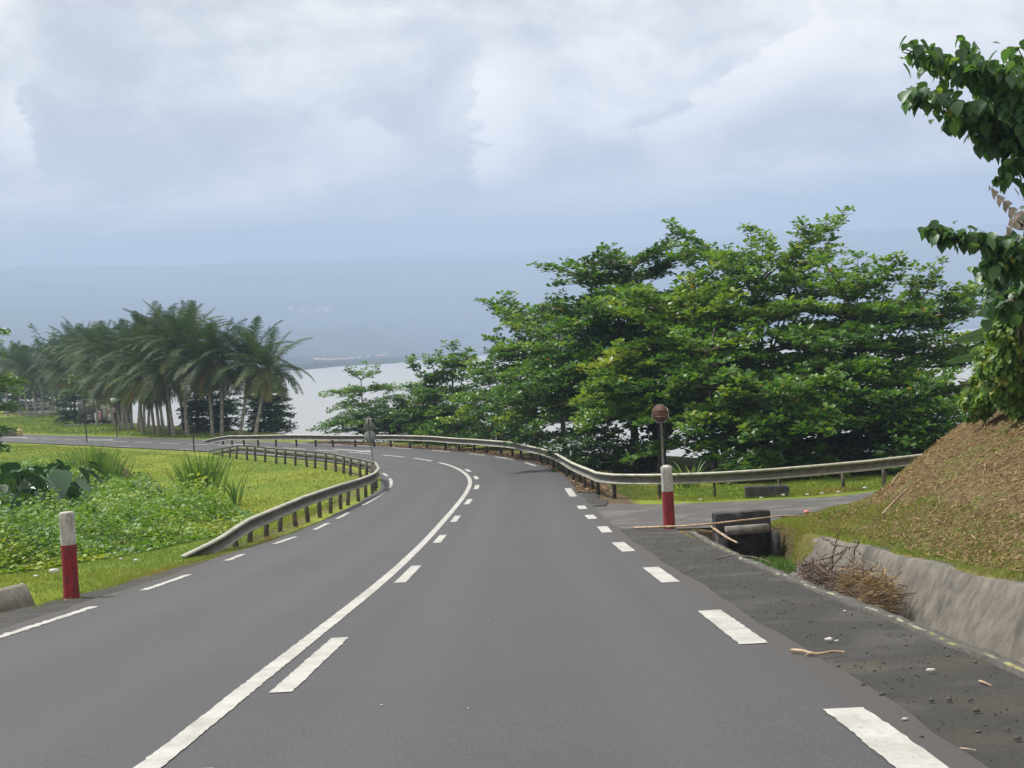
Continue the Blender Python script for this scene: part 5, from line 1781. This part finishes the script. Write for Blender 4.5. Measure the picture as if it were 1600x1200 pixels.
# ---- individual plants of the left thicket
def grass_clump(px, d, n, h, sp, label, seed, name='tall_grass', tint=0.45, width=0.026, group=None, droop=0.5, base=None):
    r_ = np.random.default_rng(seed)
    g = gpt(px, d) if base is None else base
    root = empty(name, g, label, 'grass clump', group)
    b = MB()
    P = np.stack([r_.normal(0, sp * 0.35, n), r_.normal(0, sp * 0.35, n), np.full(n, -0.03)], 1)
    up = 0.22 if name == 'reed_clump' else 0.55
    D = np.stack([P[:, 0] / sp * up + r_.normal(0, 0.13, n), P[:, 1] / sp * up + r_.normal(0, 0.13, n), np.ones(n)], 1)
    D /= np.linalg.norm(D, axis=1)[:, None]
    L = h * r_.uniform(0.45, 1.05, n)
    m = 5
    t = np.linspace(0, 1, m)
    az = np.arctan2(D[:, 1], D[:, 0])
    H = np.stack([np.cos(az), np.sin(az), np.zeros(n)], 1)
    dr = r_.uniform(0.3, 1.0, n) * droop
    C = P[:, None] + D[:, None] * (L[:, None] * t)[:, :, None] + (H[:, None] * 0.8 + np.array([0, 0, -0.45])) * ((L * dr)[:, None] * t ** 2.4)[:, :, None]
    yw = r_.uniform(0, 6.28, n)
    S = np.stack([np.cos(yw), np.sin(yw), np.zeros(n)], 1)[:, None] * (width * np.array([0.6, 1.0, 0.9, 0.6, 0.06]))[None, :, None]
    V = np.stack([C - S, C + S], 2).reshape(n, -1, 3)
    q = np.array([(2 * i, 2 * i + 1, 2 * i + 3, 2 * i + 2) for i in range(m - 1)])
    tt = np.clip(tint + r_.normal(0, 0.2, n), 0, 1)
    b.add(V.reshape(-1, 3), (q[None] + (np.arange(n) * 2 * m)[:, None, None]).reshape(-1, 4), np.repeat(tt, m - 1))
    b.build('blades', M['reed'], root)
    return root


grass_clump(318, 45.0, 320, 2.25, 0.6, 'tall upright reed clump right of the creepers, near the inner rail', 1, name='reed_clump', tint=0.45, droop=0.22)
grass_clump(148, 64.0, 280, 2.3, 1.1, 'tall reed clump growing against the dark heap in the field', 2, name='reed_clump', tint=0.55, droop=0.25)
grass_clump(176, 66.8, 120, 1.8, 0.6, 'thin reeds on the right flank of the dark heap', 3, name='reed_clump', tint=0.6)
grass_clump(368, 47.0, 22, 1.6, 0.2, 'few thin upright stalks between the reed clump and the rail', 4, name='reed_clump', tint=0.5)
grass_clump(42, 30.5, 60, 0.85, 0.55, 'arching pale grass tuft left of the left bollard', 5, tint=0.6, droop=0.9)
grass_clump(12, 29, 40, 0.8, 0.5, 'arching grass tuft at the far left edge', 6, tint=0.6, droop=0.9)
grass_clump(248, 33.5, 60, 0.75, 0.5, 'low dark grass tuft in the creepers right of the bollard', 7, tint=0.38, droop=0.8)
grass_clump(52, 57, 30, 1.3, 0.25, 'lone pale stalks behind the big-leaved plants', 8, name='reed_clump', tint=0.75)
grass_clump(340, 41, 40, 0.8, 0.5, 'short reed tuft in front of the tall reed clump', 9, name='reed_clump', tint=0.42)
grass_clump(1078, 45.0, 70, 1.1, 0.7, 'yellowish grass tuft behind the rail left of the low dark tree', 10, tint=0.62, droop=0.8)
r_ = np.random.default_rng(12)
for i, (px, d) in enumerate(((8, 44), (30, 47), (52, 46), (75, 48), (98, 47), (20, 50), (60, 52), (112, 50), (88, 44), (40, 42.5), (5, 39))):
    g = gpt(px, d)
    root = empty('taro_plant', g, 'dark taro plant with large drooping leaves in the clump at the left edge', 'plant', 'taro plants at the left edge')
    st, lf = MB(), MB()
    for k in range(11):
        az = r_.uniform(0, 6.28); h = r_.uniform(0.55, 1.25)
        tip = np.array([math.cos(az) * h * 0.55, math.sin(az) * h * 0.55, h])
        st.tube([(0, 0, -0.05), tip * np.array([0.35, 0.35, 0.6]), tip], [0.02, 0.014, 0.009], 5, cap=False)
        D = np.array([[math.cos(az), math.sin(az), -0.55 + r_.normal(0, 0.2)]])
        U = np.array([[math.cos(az) * 0.5, math.sin(az) * 0.5, 1.0]])
        L = r_.uniform(0.42, 0.75)
        lf.leaves(tip[None] - D * L * 0.2, D, U, L, L * 0.78, r_.uniform(0.1, 0.9), ((0.1, 0.6), (0.25, 1.0), (0.5, 0.85), (0.78, 0.42)), 0.10, 0.25)
    root.scale = (1.35, 1.35, 1.45)
    st.build('stalks', M['taro'], root)
    lf.build('leaves', M['taro'], root)
# dark heap of earth with dry grass
g = gpt(158, 68.5)
heap = empty('earth_heap', g, 'dark conical heap of earth with dry grass in the field', 'heap')
r_ = np.random.default_rng(14)
b = MB()
th = np.linspace(0, 2 * math.pi, 28, endpoint=False)
rings = [(1.7, -0.1), (1.35, 0.22), (1.0, 0.55), (0.7, 0.85), (0.42, 1.12), (0.2, 1.27), (0.01, 1.32)]
V = np.array([[((r0 * (1 + 0.16 * math.sin(3 * t + z0) + r_.normal(0, 0.06))) * math.cos(t), r0 * (1 + r_.normal(0, 0.06)) * math.sin(t), z0 + r_.normal(0, 0.03)) for t in th] for r0, z0 in rings])
idx = np.arange(len(rings) * 28).reshape(len(rings), 28)
b.add(V.reshape(-1, 3), np.stack([idx[:-1], np.roll(idx[:-1], -1, 1), np.roll(idx[1:], -1, 1), idx[1:]], -1).reshape(-1, 4))
b.build('soil', M['mound'], heap, smooth=True)
b = MB()
n = 1400
t = r_.uniform(0, 6.28, n); u = r_.random(n)
R_ = np.interp(u, [0, 1], [1.45, 0.05]); Zz = np.interp(R_, [0.0, 0.42, 1.0, 1.7], [1.32, 1.12, 0.55, -0.1])
b.blades(np.stack([R_ * np.cos(t), R_ * np.sin(t), Zz], 1), np.stack([np.cos(t) * 0.7, np.sin(t) * 0.7, np.full(n, 0.5)], 1), r_.uniform(0.12, 0.3, n), 0.03, np.clip(r_.normal(0.25, 0.15, n), 0, 0.75))
b.build('dry_grass', M['straw'], heap)

# ------------------------------------------------------------------ sticks, brush pile, litter
def stick(pts, rad, label, name='stick', m='drywood', cat='stick', forks=()):
    P = np.array(pts, dtype=float)
    o = P[0].copy()
    b = MB()
    Q = catmull(P - o, 0.08)
    b.tube(Q, np.linspace(rad, rad * 0.55, len(Q)) * (1 + 0.08 * np.sin(np.arange(len(Q)) * 1.7)), 7)
    for f in forks:
        Fp = np.array(f, dtype=float) - o
        b.tube(Fp, np.linspace(rad * 0.6, rad * 0.25, len(Fp)), 5)
    ob = b.build(name, M[m], smooth=True)
    ob.location = o
    return tag(ob, label, cat)


def rd(px, py, off=0.0):
    """where the pixel meets the road surface profile raised by off"""
    rr = ray(px, py); lo, hi = 2.0, 90.0
    for _ in range(50):
        mid = (lo + hi) / 2
        if ZC + rr[2] * mid / rr[1] > base_z(mid) + off: lo = mid
        else: hi = mid
    return at(px, py, lo)


p0, p1, p2, p3 = rd(990, 825, 0.03), at(1082, 821, 27.9), at(1160, 813, 27.45), at(1222, 806, 27.6)
stick([p0, p1, p2, p3], 0.026, 'long pale pole lying across the foot of the right bollard', 'wooden_pole', cat='pole')
p4, p5, p6 = at(1212, 807, 27.7), on_mound(1270, 28.6) + np.array([0, 0, 0.06]), on_mound(1340, 30.0) + np.array([0, 0, 0.05])
stick([p4, p5, p6], 0.014, 'thin straight cane leading from the pole to the mound', 'cane', cat='pole')
stick([rd(1112, 823, 0.0), rd(1124, 832, -0.03), rd(1140, 842, -0.05), rd(1152, 848, -0.06)], 0.03, 'short pale log slanting into the drain by the culvert', 'log', cat='log')
stick([rd(1236, 1016, 0.02), rd(1254, 1017, 0.025), rd(1276, 1022, 0.02), rd(1300, 1018, 0.03), rd(1319, 1019, 0.02)], 0.013, 'crooked pale stick on the dark right shoulder', forks=([rd(1268, 1019, 0.02), rd(1258, 1024, 0.02)],))
stick([rd(1530, 1064, 0.0), rd(1540, 1067, 0.01), rd(1549, 1071, 0.0)], 0.007, 'tiny pale twig on the shoulder near the drain')
stick([rd(1500, 1169, 0.005), rd(1512, 1170, 0.01), rd(1525, 1172, 0.005)], 0.004, 'tiny straw on the shoulder at the lower right')
mm = lambda px, d: on_mound(px, d) + np.array([0, 0, 0.05])
stick([mm(1380, 21.9), mm(1400, 22.6), mm(1424, 23.4)], 0.016, 'brown stick lying on the mound above the drain wall')
stick([mm(1395, 26.5), mm(1402, 27.6), mm(1408, 28.8)], 0.014, 'dry stick standing out on the mid slope of the mound')
stick([rd(1040, 868, 0.01) * 0 + rd(1118, 874, 0.02), rd(1150, 868, 0.03), rd(1185, 872, 0.05), rd(1205, 880, 0.02)], 0.010, 'dark thin branch lying over the lip of the drain', m='twig')

# brush pile in the drain
g = np.array([3.75, 19.2, float(base_z(19.2)) - 0.75])
bp = empty('brush_pile', g, 'pile of dead branches and straw dumped in the drain', 'brush pile')
r_ = np.random.default_rng(21)
A = lambda px, py, d: at(px, py, d) - g
A2 = lambda px, py, dd=0.0: at(px, py, 2200 * 4.02 / ((px - 800) * 0.9986 - 16) + dd * 0.4) - g
big = [
    [A2(1288, 900, 0.00), A2(1282, 880, 0.10), A2(1272, 856, 0.20), A2(1264, 842, 0.30)],
    [A2(1286, 898, -0.10), A2(1280, 884, -0.10), A2(1270, 874, 0.00)],
    [A2(1347, 896, -0.20), A2(1340, 884, -0.10), A2(1334, 872, -0.10), A2(1340, 852, 0.00), A2(1342, 845, 0.10)],
    [A2(1341, 848, 0.00), A2(1334, 843, 0.10)],
    [A2(1252, 880, 0.20), A2(1290, 882, 0.00), A2(1316, 885, -0.10), A2(1338, 884, -0.10)],
    [A2(1282, 874, 0.10), A2(1304, 868, 0.10), A2(1328, 856, 0.00), A2(1340, 852, 0.00)],
    [A2(1284, 838, 0.60), A2(1300, 848, 0.40), A2(1320, 855, 0.20), A2(1330, 854, 0.10)],
    [A2(1300, 882, 0.20), A2(1303, 862, 0.30), A2(1306, 846, 0.40), A2(1311, 830, 0.60)],
    [A2(1322, 898, -0.30), A2(1345, 899, -0.30), A2(1358, 894, -0.20), A2(1372, 879, -0.10)],
    [A2(1340, 860, 0.00), A2(1352, 870, 0.00), A2(1357, 886, -0.10)],
    [A2(1246, 882, 0.40), A2(1262, 896, 0.10), A2(1284, 906, -0.20), A2(1306, 920, -0.60)],
    [A2(1256, 886, 0.30), A2(1280, 896, 0.00), A2(1320, 902, -0.20), A2(1352, 900, -0.30)],
    [A2(1272, 905, 0.00), A2(1300, 902, -0.20), A2(1330, 898, -0.30)],
    [A2(1276, 908, -0.20), A2(1296, 892, 0.00), A2(1312, 872, 0.10), A2(1322, 862, 0.10)],
    [A2(1254, 884, 0.20), A2(1262, 880, 0.20), A2(1280, 874, 0.20), A2(1294, 864, 0.20)],
]
for q in big:
    b = MB()
    Q = catmull(np.array(q, dtype=float), 0.06)
    Q[1:-1] += r_.normal(0, 0.008, Q[1:-1].shape)
    b.tube(Q, np.linspace(0.016, 0.006, len(Q)), 5)
    b.build('branch', M['twig'], bp)
b = MB()
for k in range(260):
    fx = r_.random()
    c = A2(1254 + 138 * fx, 893 + 40 * fx + r_.normal(0, 8), r_.normal(0, 0.3))
    d = r_.normal(0, 1, 3) * np.array([0.5, 0.35, 0.22])
    d *= 0.34 * r_.uniform(0.4, 1.0) / np.linalg.norm(d)
    b.tube(np.array([c - d, c + r_.normal(0, 0.03, 3), c + d]), [0.006, 0.0055, 0.003], 4, cap=False)
b.build('twigs', M['twig'], bp)
n = 1500
fx = r_.random(n)
C = np.stack([A2(1322 + 72 * f_, 908 + 24 * f_ + r_.normal(0, 14), r_.normal(0, 0.3)) for f_ in fx])
b = MB()
az = r_.uniform(0, 6.28, n)
b.kites(C, np.stack([np.cos(az), np.sin(az) * 0.6, r_.normal(0, 0.5, n)], 1), np.stack([r_.normal(0, 1, n), r_.normal(0, 1, n), np.ones(n)], 1), r_.uniform(0.08, 0.26, n), r_.uniform(0.006, 0.014, n), np.clip(r_.normal(0.58, 0.14, n), 0, 0.79), 0.5)
b.build('straw', M['straw'], bp)

# litter
def scrap(px, py, size, label, group=None, m='litter', seed=0, mnd=None, z=0.02, name='litter'):
    r_ = np.random.default_rng(seed + int(px))
    p = rd(px, py) if mnd is None else mnd
    if mnd is None:
        p[2] = max(p[2], float(ground_z([p[0]], [p[1]])[0][0])) + z
    n = 9
    th = np.linspace(0, 6.283, n, endpoint=False)
    rr_ = size * r_.uniform(0.55, 1.1, n)
    top = np.stack([rr_ * np.cos(th), rr_ * 0.7 * np.sin(th), size * r_.uniform(0.1, 0.55, n)], 1)
    bot = np.stack([rr_ * 0.9 * np.cos(th), rr_ * 0.63 * np.sin(th), np.full(n, -size * 0.12)], 1)
    V = np.vstack([top, bot, [[0, 0, size * 0.5]], [[0, 0, -size * 0.12]]])
    b = MB()
    i = np.arange(n); j = (i + 1) % n
    b.add(V, np.stack([i, j, np.full(n, 2 * n)], 1))
    b.f.append(np.stack([i + n, j + n, j, i], 1)); b.t.append(np.full(n, 0.5))
    b.f.append(np.stack([j + n, i + n, np.full(n, 2 * n + 1)], 1)); b.t.append(np.full(n, 0.5))
    o = b.build(name, M[m])
    o.location = p
    return tag(o, label, 'litter', group)


for i, (px, py, sz) in enumerate(((189, 878, 0.055), (213, 880, 0.06), (226, 857, 0.04), (262, 847, 0.035), (57, 905, 0.05), (34, 918, 0.04))):
    scrap(px, py, sz, 'crumpled pale plastic scrap in the grass of the left verge', 'pale litter on the left verge', seed=i, z=0.05)
scrap(85, 899, 0.12, 'large flat pale wrapper behind the left bollard', seed=3, z=0.06)
for i, (px, py, sz) in enumerate(((1095, 782, 0.10), (1190, 779, 0.09), (1224, 775, 0.11), (1262, 774, 0.10), (1285, 772, 0.12), (1310, 770, 0.10), (1352, 764, 0.12), (1068, 787, 0.06), (1325, 788, 0.06))):
    scrap(px, py, sz * 0.6, 'small pale scrap of rubbish along the far edge of the side road', 'pale litter along the side road', seed=20 + i, z=0.02)
scrap(1262, 808, 0.09, 'reddish crumpled packet on the grass right of the culvert', m='redlitter', seed=44, z=0.10)
for i, (px, py, sz) in enumerate(((1295, 1001, 0.035), (1307, 1003, 0.02), (1455, 1050, 0.035), (1414, 1126, 0.02), (1320, 956, 0.018), (597, 1103, 0.012), (732, 1108, 0.008), (763, 970, 0.01))):
    scrap(px, py, sz, 'tiny pale speck of paper lying on the dark asphalt', 'pale specks on the asphalt', seed=60 + i, z=0.006)
w_ = at(1476, 664, 32.0); w_[2] = float(mound_z([w_[0]], [w_[1]])[0][0]) + 0.06
scrap(0, 0, 0.085, 'round white object on the skyline of the mound', seed=90, mnd=Vector(w_), name='white_container')
# larger stones on the shoulder
for i, (px, py, s_) in enumerate(((1379, 1086, 0.035), (1380, 1036, 0.025), (1455, 1095, 0.03), (1483, 1094, 0.03), (1525, 1111, 0.035), (1265, 972, 0.025), (1348, 1071, 0.025), (1515, 1095, 0.025), (1590, 1155, 0.03), (1575, 1140, 0.02), (1440, 1152, 0.02), (1410, 1062, 0.02), (1405, 1060, 0.018), (1335, 1040, 0.02))):
    p = rd(px, py)
    b = MB()
    s_ *= 0.62
    prof = [(0.001, -0.4), (0.8, -0.35), (1.0, 0.0), (0.7, 0.5), (0.001, 0.65)]
    b.lathe([(a * s_, c_ * s_) for a, c_ in prof], (0, 0, 0), 8, wob=0.16, seed=i)
    o = b.build('stone', M['pebble'])
    o.location = (p[0], p[1], p[2] + s_ * 0.3)
    tag(o, 'small dark stone lying on the gritty right shoulder', 'stone', 'dark stones on the right shoulder')

# ------------------------------------------------------------------ kiosk, walls and far shore
D_K = 142.0
g = gpt(160, D_K)
ks = empty('kiosk', g, 'dark roadside kiosk with white and red poster boards under the palms', 'kiosk')
A = lambda px, py, d: at(px, py, d) - g
dk = simple('dark_tarpaulin', (0.015, 0.017, 0.018), (0.04, 0.045, 0.045), 1.0, 0.7)
zt = A(160, 624, D_K)[2]
b = MB(); b.box((0.0, 1.2, zt * 0.45), (4.9, 2.2, zt * 0.9)); b.build('wall', dk, ks)
b = MB()
x0, x1 = A(134, 640, D_K)[0], A(182, 640, D_K)[0]
b.add([(x0, -0.4, zt * 0.80), (x1, -0.4, zt * 0.98), (x1, 2.6, zt * 1.08), (x0, 2.6, zt * 1.0), (x0, -0.4, zt * 0.75), (x1, -0.4, zt * 0.93), (x1, 2.6, zt * 1.03), (x0, 2.6, zt * 0.95)], [(0, 1, 2, 3), (7, 6, 5, 4), (0, 4, 5, 1), (1, 5, 6, 2), (2, 6, 7, 3), (3, 7, 4, 0)])
b.build('roof', M['greymetal'], ks)
pm = simple('white_poster', (0.62, 0.63, 0.66), (0.74, 0.74, 0.76), 1.5, 0.6)
rm = simple('red_white_print', (0.42, 0.09, 0.09), (0.72, 0.70, 0.72), 2.6, 0.6)
lm = simple('lilac_print', (0.50, 0.47, 0.58), (0.70, 0.68, 0.74), 2.2, 0.6)
gm = simple('grey_print', (0.25, 0.25, 0.27), (0.5, 0.49, 0.5), 2.4, 0.6)


def board(px0, py0, px1, py1, y, m, nm):
    a, c = A(px0, py0, D_K), A(px1, py1, D_K)
    b = MB(); b.box(((a[0] + c[0]) / 2, y, (a[2] + c[2]) / 2), (abs(c[0] - a[0]), 0.05, abs(a[2] - c[2])))
    return b.build(nm, m, ks)


board(156, 625, 179, 638, -0.10, pm, 'white_board')
board(160, 638, 169, 655, -0.14, gm, 'grey_board')
board(168, 636, 181, 645, -0.18, rm, 'red_board')
board(167, 645, 178, 657, -0.14, lm, 'lilac_board')
board(148, 645, 154, 657, -0.20, pm, 'white_panel')
board(154, 641, 160, 657, -0.24, rm, 'red_panel')
board(164, 627, 166.5, 630.5, -0.135, dk, 'printed_mark')
board(136, 648, 146, 649.3, -0.1, M['greymetal'], 'shelf_slat')
board(136, 651, 146, 652.3, -0.1, M['greymetal'], 'shelf_slat')
board(136, 654, 146, 655.3, -0.1, M['greymetal'], 'shelf_slat')
# long pale boundary wall far left behind the palms
d_ = 205.0
a, c = gpt(20, d_), gpt(112, d_)
lw = empty('boundary_wall', (a + c) / 2, 'long pale low wall with two rails far behind the left palms', 'wall')
Lw = float(np.linalg.norm(c - a))
b = MB(); b.box((0, 0, 0.3), (Lw, 0.3, 1.0)); b.build('plinth', M['concrete'], lw)
for zc in (1.35, 1.95):
    b = MB(); b.box((0, 0, zc), (Lw, 0.12, 0.18)); b.build('wall_rail', M['concrete'], lw)
for k in range(9):
    b = MB(); b.box((-Lw / 2 + 0.15 + k * (Lw - 0.3) / 8, 0.0, 1.4), (0.24, 0.26, 1.22)); b.build('pillar', M['concrete'], lw)
# low stone edging left of the kiosk
for i, px in enumerate((105, 111, 117, 123, 129, 143, 150, 158)):
    p = gpt(px, 139 + (i % 3) * 0.5)
    b = MB(); b.lathe([(0.001, -0.1), (0.16, -0.08), (0.17, 0.16), (0.09, 0.25), (0.001, 0.27)], (0, 0, 0), 8, wob=0.1, seed=i)
    o = b.build('painted_stone', M['concrete'], smooth=True); o.location = p
    tag(o, 'pale stone in the line edging the grass by the kiosk', 'stone', 'pale stones by the kiosk')
# road parapet at the far left
d_ = 123.0
a, c = at(-60, 686, d_), at(27, 679, d_)
zc = float(base_z(d_))
pw = empty('road_parapet', ((a[0] + c[0]) / 2, d_, zc), 'low pale concrete parapet with a yellow end at the far road', 'parapet')
Lw = c[0] - a[0]
b = MB(); b.box((0, 0, 0.14), (Lw, 0.35, 0.75), taper=0.99); b.build('parapet_wall', M['concrete'], pw)
ym = simple('faded_yellow_paint', (0.40, 0.28, 0.05), (0.5, 0.42, 0.2), 3, 0.8)
b = MB(); b.box((Lw / 2 + 0.22, 0, 0.16), (0.4, 0.4, 0.85), taper=0.92); b.build('yellow_end', ym, pw)

GH = 'tiny pale houses on the far shore'
r_ = np.random.default_rng(8)
hm = simple('pale_render', (0.15, 0.14, 0.13), (0.26, 0.25, 0.24), 0.2, 0.9)
rf = simple('tin_roof', (0.16, 0.12, 0.10), (0.26, 0.24, 0.23), 0.1, 0.8)
rr2 = simple('rust_roof', (0.20, 0.10, 0.07), (0.26, 0.15, 0.10), 0.1, 0.8)


def house(x, y, wx_, wy_, h, label, roof, group=None):
    zz_ = float(4.0)
    root = empty('house', (x, y, zz_ - 1.0), label, 'house', group)
    b = MB(); b.box((0, 0, h / 2), (wx_, wy_, h)); b.build('wall', hm, root)
    b = MB()
    e, hy = 0.5, h * 0.55
    b.add([(-wx_ / 2 - e, -wy_ / 2 - e, h), (wx_ / 2 + e, -wy_ / 2 - e, h), (wx_ / 2 + e, wy_ / 2 + e, h), (-wx_ / 2 - e, wy_ / 2 + e, h), (-wx_ / 2 - e, 0, h + hy), (wx_ / 2 + e, 0, h + hy)], [(0, 1, 5, 4), (2, 3, 4, 5)])
    b.add([(-wx_ / 2 - e, -wy_ / 2 - e, h), (-wx_ / 2 - e, wy_ / 2 + e, h), (-wx_ / 2 - e, 0, h + hy), (wx_ / 2 + e, -wy_ / 2 - e, h), (wx_ / 2 + e, wy_ / 2 + e, h), (wx_ / 2 + e, 0, h + hy)], [(0, 2, 1), (3, 4, 5)])
    b.build('roof', roof, root)


for i, (px, d) in enumerate(((492, 1110), (500, 1130), (511, 1190), (517, 1230), (523, 1240), (531, 1310), (537, 1330), (547, 1400), (560, 1500), (574, 1580))):
    p = at(px, 570, d)
    house(p[0], p[1] + 16, r_.uniform(3.5, 6), 5, r_.uniform(2.4, 3.6), 'tiny pale house in the hazy village on the far shore', rf, GH)
p = at(592, 562, 1640)
house(p[0], p[1] + 30, 11, 8, 4.0, 'far house with a rust-orange roof in the hazy village', rr2)

# thin smoke drifting over the far slope
sm = bpy.data.materials.new('smoke_wisp')
sm.use_nodes = True
s_ = NT(sm.node_tree)
for n_ in list(s_.n):
    s_.n.remove(n_)
pv = s_.node('ShaderNodeVolumePrincipled')
pv.inputs['Color'].default_value = (0.95, 0.96, 0.98, 1)
co = s_.node('ShaderNodeTexCoord').outputs['Object']
s_.put(pv.inputs['Density'], s_.m('MULTIPLY', s_.ss(s_.noise(co, 0.10, 4, 0.6), 0.42, 0.7), 0.05))
s_.l.new(pv.outputs[0], s_.node('ShaderNodeOutputMaterial').inputs['Volume'])
D_S = 1850.0
b = MB()
path = [at(541, 487, D_S), at(520, 483, D_S), at(498, 485, D_S), at(470, 484, D_S), at(440, 478, D_S)]
o0 = path[0].copy()
Q = catmull(np.array(path) - o0, 3.0)
b.tube(Q, np.interp(np.linspace(0, 1, len(Q)), [0, 0.1, 0.4, 0.8, 1], [0.6, 3.4, 5.0, 5.0, 0.4]), 12)
o = b.build('smoke', sm, smooth=True)
o.location = o0
tag(o, 'thin white smoke drifting over the far forested slope', 'smoke', kind='stuff')
